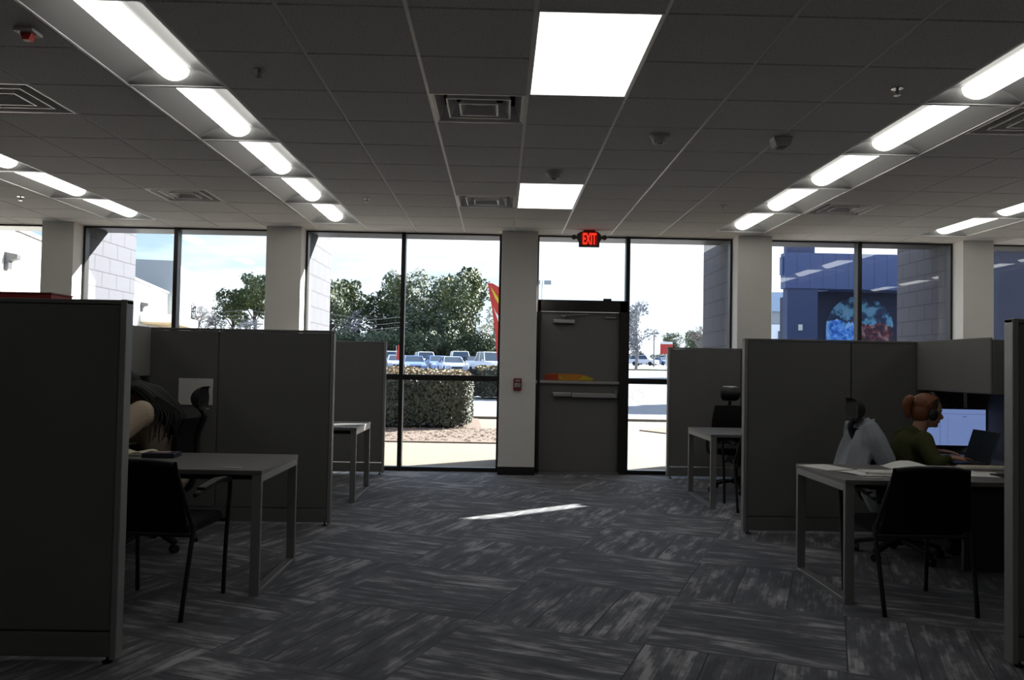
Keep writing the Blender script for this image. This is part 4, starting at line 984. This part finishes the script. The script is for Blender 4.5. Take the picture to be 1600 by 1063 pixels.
# cars
def make_car(name, paint, kind='sedan'):
    t = thing(name, '', 'car')   # nose towards -y, origin on the ground
    tall = {'sedan': (1.44, .92), 'suv': (1.75, 1.05), 'pickup': (1.88, 1.12)}[kind]; top, belt = tall; L, W = {'sedan': (4.7, .92), 'suv': (4.7, .96), 'pickup': (5.6, 1.0)}[kind]
    hd = belt-.10
    if kind == 'sedan': prof = [(-L/2, .32), (-L/2, .62), (-L/2+.12, .72), (-1.25, hd), (-1.0, belt), (1.45, belt+.02), (L/2-.05, belt-.02), (L/2, .6), (L/2, .32)]
    elif kind == 'suv': prof = [(-L/2, .34), (-L/2, .78), (-L/2+.12, .92), (-1.35, hd+.05), (-1.1, belt), (L/2-.1, belt), (L/2, .9), (L/2, .34)]
    else: prof = [(-L/2, .42), (-L/2, .98), (-L/2+.1, 1.05), (-1.35, belt-.02), (-1.2, belt), (.95, belt), (.95, belt+.02), (L/2, belt+.02), (L/2, .45)]
    b = MB(); b.prism(prof, -W, W, 'yz')
    cab = {'sedan': (-.98, 1.65, -.25, 1.05), 'suv': (-1.15, 2.22, -.55, 1.9), 'pickup': (-1.2, .95, -.6, .75)}[kind]; a0, a1, r0, r1 = cab
    wt = W-.22; wb = W-.05
    b.add([(-wt, r0, top-.05), (wt, r0, top-.05), (wt, r1, top-.05), (-wt, r1, top-.05), (-wt+.05, r0+.1, top), (wt-.05, r0+.1, top), (wt-.05, r1-.1, top), (-wt+.05, r1-.1, top)], [(0,3,2,1),(4,5,6,7),(0,1,5,4),(1,2,6,5),(2,3,7,6),(3,0,4,7)])
    for s_ in (-1, 1):
        b.rbar([(s_*wb, a0, belt-.02), (s_*wt, r0, top-.03)], .07, .05); b.rbar([(s_*wb, a1, belt-.02), (s_*wt, r1, top-.03)], .10, .05); b.rbar([(s_*wb, (a0+a1)/2+.1, belt-.02), (s_*wt, (r0+r1)/2+.1, top-.03)], .07, .05)
        b.ball((s_*(W+.08), a0+.15, belt+.06), (.09, .06, .07), 8, 6)
    b.build('car_body', paint, t, bevel=.05, seg=2)
    gl_ = MB(); i = .015
    gl_.ring([[(-wb+i, a0+.03, belt), (wb-i, a0+.03, belt), (wb-i, a1-.03, belt), (-wb+i, a1-.03, belt)], [(-wt+i, r0+.02, top-.05), (wt-i, r0+.02, top-.05), (wt-i, r1-.02, top-.05), (-wt+i, r1-.02, top-.05)]]); gl_.build('car_windows', M['carglass'], t)
    for sx in (-1, 1):
        for y in (-L*.30, L*.29):
            MB().cyl((sx*(W-.20) if sx > 0 else -(W+.02), y, .34), .34, .22, 22, ax='x').build('wheel', M['tyre'], t)
        MB().box(sx*(W-.42) if sx > 0 else -(W-.04), sx*(W-.04) if sx > 0 else -(W-.42), -L/2-.02, -L/2+.05, belt-.36, belt-.20).build('headlight', M['lightglass'], t, bevel=.02)
    MB().box(-.45, .45, -L/2-.015, -L/2+.03, .42, belt-.36).build('grille', M['tyre'], t)
    return t
CP = {('sedan', 'silver'): make_car('sedan_car', M['carsilver']), ('sedan', 'blue'): make_car('sedan_car', M['carblue']), ('suv', 'white'): make_car('suv_car', M['carwhite'], 'suv'), ('pickup', 'white'): make_car('pickup_truck', M['carwhite'], 'pickup'), ('sedan', 'dark'): make_car('sedan_car', M['cardark'])}
cu = set()
def car(kind, col, u, Y, rz, label):
    X = xat(u, Y, 1.5); p = CP[(kind, col)]; loc = (X, Y, gz(Y)-.02)
    if (kind, col) not in cu: cu.add((kind, col)); p.location = loc; p.rotation_euler = (0, 0, rz); p['label'] = label; p['group'] = 'parked cars'
    else: dup(p, loc, rz, label, 'parked cars')
car('sedan', 'silver', 706, 70, D2R(14), 'silver sedan facing the window, largest in the middle of the row')
car('sedan', 'blue', 646, 71, D2R(10), 'blue sedan just right of the window mullion')
car('suv', 'white', 664, 86, D2R(12), 'white SUV behind and right of the blue sedan')
car('sedan', 'blue', 683, 76, D2R(15), 'blue-grey sedan half behind the silver sedan')
car('pickup', 'white', 718, 86, D2R(10), 'white pickup behind the silver sedan')
car('sedan', 'dark', 741, 78, D2R(14), 'dark sedan between silver sedan and big white pickup')
car('pickup', 'white', 765, 68, D2R(24), 'big white pickup at the right beside the red feather flag')
car('suv', 'white', 609, 88, D2R(10), 'white SUV seen between partition and mullion')
car('sedan', 'silver', 620, 76, D2R(10), 'silver sedan left of the mullion, partly hidden')
car('suv', 'white', 1006, 139, D2R(60), 'white SUV parked in the distance right of the exit door')
car('sedan', 'blue', 988, 150, D2R(70), 'blue car left of the distant white SUV')
car('sedan', 'dark', 1022, 156, D2R(20), 'dark car right of the distant white SUV')
car('sedan', 'blue', 1036, 148, D2R(20), 'blue car below the red sign beside the right partition')

# flags, poles, signs outside
fl = thing('feather_flag', 'tall red feather flag with yellow and white streaks outside the left window', 'flag', (xat(779, 24, 2), 24, 0))
Xf = fl.location.x
def lf(u, v, dy=0): X = xat(u, 24, 2.); return (X-Xf, zat(v, X, 24))
poly = [lf(760, 442), (lf(768, 443)), lf(777, 448), lf(786, 457), lf(793, 475), lf(794, 505), lf(788, 560), lf(777, 562), lf(773, 520), lf(768, 484), lf(763, 458)]
MB().prism(poly, 0, .006).build('banner', M['red'], fl)
MB().prism([lf(764, 447), lf(772, 458), lf(781, 472), lf(781, 480), lf(773, 468)], -.006, -.001).build('yellow_streak', M['yellow'], fl)
MB().prism([lf(769, 478), lf(773, 487), lf(781, 498), lf(781, 515), lf(777, 500)], -.006, -.001).build('white_streak', M['paper'], fl)
MB().tube([(.12, .02, 0), (.13, .02, 1.2), (.28, .02, 3.0)], .015, 8).build('flag_pole', M['steel'], fl)
f2 = thing('small_red_flag', 'tiny red pennant in the parking lot behind the hedge', 'flag', (xat(622.5, 60, 2), 60, gz(60)))
MB().prism([(-.18, 1.2), (.18, 1.2), (.1, 2.1), (-.02, 2.3)], 0, .02).build('pennant', M['red'], f2); MB().tube([(-.16, .02, 0), (-.16, .02, 2.2)], .02, 6).build('pennant_pole', M['steel'], f2)
Xs = xat(1041, 134, 3); zs = gz(134)
rsn = thing('roadside_sign', 'red and white roadside sign in the distance right of the door', 'sign', (Xs, 134, zs)); MB().box(-1.0, 1.0, -.1, .1, 2.0, 3.6).build('sign_board', M['red'], rsn); MB().box(-1.0, 1.0, -.1, .1, 3.6, 4.0).build('sign_header', M['paper'], rsn); MB().box(-.1, .1, -.05, .05, 0, 2.0).build('sign_post', M['steel'], rsn)
Xl = xat(847, 75, 8); zl = zat(441, Xl, 75)
lpst = thing('parking_lot_light', 'twin-headed parking lot lamp seen through the glass above the door', 'street lamp', (Xl, 75, gz(75)))
MB().tube([(0, 0, 0), (0, 0, zl-gz(75)+.2)], .05, 8).build('pole', M['steel'], lpst)
for s_ in (-1, 1): MB().box(s_*.5-.32, s_*.5+.32, -.25, .25, zl-gz(75)-.2, zl-gz(75)+.15).build('lamp_head', M['greymetal'], lpst, bevel=.04)
def upole(u, Y, vt, lab):
    X = xat(u, Y, 5); z = zat(vt, X, Y); t = thing('utility_pole', lab, 'utility pole', (X, Y, gz(Y))); MB().tube([(0, 0, 0), (0, 0, z-gz(Y))], .09, 8).build('pole', M['barkpale'], t); MB().box(-.7, .7, -.05, .05, z-gz(Y)-.6, z-gz(Y)-.45).build('crossarm', M['barkpale'], t)
    return X, z
upole(1022, 120, 516, 'thin utility pole between the distant trees right of the door')
Xa, Za = upole(401, 90, 499, 'pale utility post beside the left pillar')
for k, dv in enumerate((0, 7, 13)):
    w = MB(); X0 = xat(262, 92, 6); X1 = xat(640, 92, 6); P = []
    for i in range(21): a = i/20; P.append((X0+(X1-X0)*a, 92-2*a, zat(480+dv, X0, 92)*(1-a)+zat(497+dv*1.2, X1, 92)*a-.5*math.sin(a*PI*3)**2))
    tag(w.tube(P, .028, 5).build('power_line', M['barkpale']), ['topmost', 'middle', 'lowest'][k]+' of the power lines crossing in front of the trees', 'cable', 'overhead power lines')

# white building on the left
wb_ = thing('white_building', 'long white sunlit building outside the left windows', 'building', (-9.4, 16, 0), D2R(11.5))
# local y runs along the facade
MB().box(-6, 0, -6, 15.3, 0, 3.78).build('facade', M['whitewall'], wb_)
MB().box(-6.02, .05, -6, 15.35, 3.78, 3.86).build('parapet_cap', M['greymetal'], wb_)
MB().box(-.0, .012, -6, 15.2, 2.80, 2.835).build('joint_line', M['greymetal'], wb_)
MB().box(-8.0, .15, 15.5, 15.7+4, 0, 5.05).build('rear_block', M['greymetal'], wb_)
for y in (-.35, 11.0):
    o = MB().prism([(0.0, -.0), (0.0, .17), (.22, .13), (.22, .05), (.08, .0), (.07, -.15), (.0, -.15)], y-.10, y+.10).build('wall_lamp', M['darklamp'], wb_); o.location = (0, 0, 3.13 if y < 5 else 3.0)
MB().box(0, 1.15, 10.8, 15.0, 2.52, 2.78).build('canopy', M['white'], wb_)
MB().box(0, 1.13, 10.85, 15.0, 2.47, 2.52).build('canopy_soffit', M['lampwarm'], wb_)
for k in range(3): MB().box(.001, .02, 11.0+k*1.2, 12.0+k*1.2, .9, 2.25).build('window', M['carglass'], wb_)

# dark building on the right
nb_ = thing('navy_building', 'dark navy building with panel fascia and a mural outside the right windows', 'building', (10.9, 32, 0))
def nx(u, Y=32): return xat(u, Y, 4)-10.9
def nz(v, u, Y=32): return zat(v, xat(u, Y, 4), Y)
x_l, x_r = nx(1226), nx(1700); zt = nz(398, 1300); zf = nz(453, 1300)
MB().box(nx(1222), nx(1300), -.35, .2, zf, zt).box(nx(1300), x_r, -.35, 4, zf, zt).build('fascia', M['navypanel'], nb_)
MB().box(nx(1219), nx(1222), -.2, .1, nz(430, 1219), nz(402, 1219)).build('fascia_return', M['navypanel'], nb_)
MB().box(nx(1228), nx(1271), -.1, .3, zt, nz(381, 1250)).build('roof_box', M['navy'], nb_)
MB().box(nx(1226), nx(1273), -.3, .2, 0, zf).build('corner_wall', M['navy'], nb_)
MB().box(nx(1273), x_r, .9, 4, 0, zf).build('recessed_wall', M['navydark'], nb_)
mx = MB(); cxm = nx(1343, 32.9); wm = (nx(1396, 32.9)-nx(1291, 32.9))/2; ztm = nz(463, 1343, 32.9); hz = ztm-wm*.95
mp = [(cxm-wm, .2), (cxm+wm, .2)]+[(cxm+wm*math.cos(a), hz+(ztm-hz)*math.sin(a)) for a in [PI*k/20 for k in range(21)]]
mu_ = MB().prism([(x+10.9, z) for x, z in mp], .86, .895).build('mural', M['mural'], nb_); mu_.location = (-10.9, 0, 0)
MB().box(nx(1243), nx(1249), -.36, -.3, nz(517, 1246), nz(508, 1246)).build('wall_light', M['white'], nb_)
fb = thing('distant_building', 'pale blue low building seen left of the navy building', 'building', (xat(1216, 70), 70, gz(70)-.1))
Xb = xat(1216, 70); zz = lambda v: zat(v, Xb, 70)-gz(70)+.1
MB().box(-3, 6, 0, 5, 0, zz(487)).build('wall', M['greymetal'], fb); MB().box(-3, 6, -.2, 5, zz(487), zz(457)).build('fascia', M['palebuild'], fb); MB().box(-1, 6, -.5, 0, 0, zz(508)).build('garage_front', M['carwhite'], fb)
MB().box(-.2, .5, -.55, -.5, 0, zz(518)).build('window', M['carglass'], fb)
dk = thing('dark_wing', 'near-black wall of the neighbouring building seen in the rightmost window', 'building', (xat(1640, 22), 22, 0))
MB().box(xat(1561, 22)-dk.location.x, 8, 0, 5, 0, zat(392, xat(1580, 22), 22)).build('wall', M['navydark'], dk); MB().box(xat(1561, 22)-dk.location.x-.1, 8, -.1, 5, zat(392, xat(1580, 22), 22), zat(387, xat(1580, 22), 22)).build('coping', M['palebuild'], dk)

# ---------------------------------------------------------------- light
sun = bpy.data.lights.new('sun', 'SUN'); sun.energy = 33.; sun.angle = D2R(.6); sun.color = (1, .94, .85)
so = bpy.data.objects.new('sun', sun); COL.objects.link(so)
az, el = D2R(51.6), D2R(26.5); v = Vector((math.sin(az)*math.cos(el), math.cos(az)*math.cos(el), math.sin(el)))
so.rotation_euler = v.to_track_quat('Z', 'Y').to_euler(); so.location = v*40
W = bpy.data.worlds.new('sky'); bpy.context.scene.world = W; W.use_nodes = True; nt = W.node_tree; bgn = nt.nodes['Background']; g = NG(nt)
(x, y, z), vec = g.xyz('Generated')
n = g.noise(g.vec(g.m('MULTIPLY', x, 1.6), g.m('MULTIPLY', y, 1.6), g.m('MULTIPLY', z, 7.)), 1.6, 5., .55)
base = g.ramp(z, [(0., (.72, .80, .88)), (.10, (.41, .545, .68)), (.22, (.36, .53, .74)), (.45, (.30, .50, .85)), (1., (.16, .34, .75))])
cl = g.ramp(n, [(.42, (0, 0, 0)), (.62, (1, 1, 1))])
glow = g.m('POWER', g.m('MAXIMUM', g.m('ADD', g.m('MULTIPLY', x, v.x*1.), g.m('ADD', g.m('MULTIPLY', y, v.y), g.m('MULTIPLY', z, v.z))), 0.), 3.)
c1 = g.mix(g.m('MULTIPLY', cl, .8), base, (1.05, 1.06, 1.08)); c2 = g.mix(g.m('MULTIPLY', glow, .8), c1, (1.5, 1.5, 1.48))
nt.links.new(c2, bgn.inputs['Color']); bgn.inputs['Strength'].default_value = 1.8
sc_ = bpy.context.scene
sc_.view_settings.view_transform = 'Standard'; sc_.view_settings.look = 'None'; sc_.view_settings.exposure = 0; sc_.view_settings.gamma = 1
sc_.cycles.use_denoising = True; sc_.cycles.max_bounces = 8; sc_.cycles.diffuse_bounces = 5; sc_.cycles.transparent_max_bounces = 12; sc_.cycles.sample_clamp_indirect = 6.; sc_.cycles.caustics_reflective = False; sc_.cycles.caustics_refractive = False
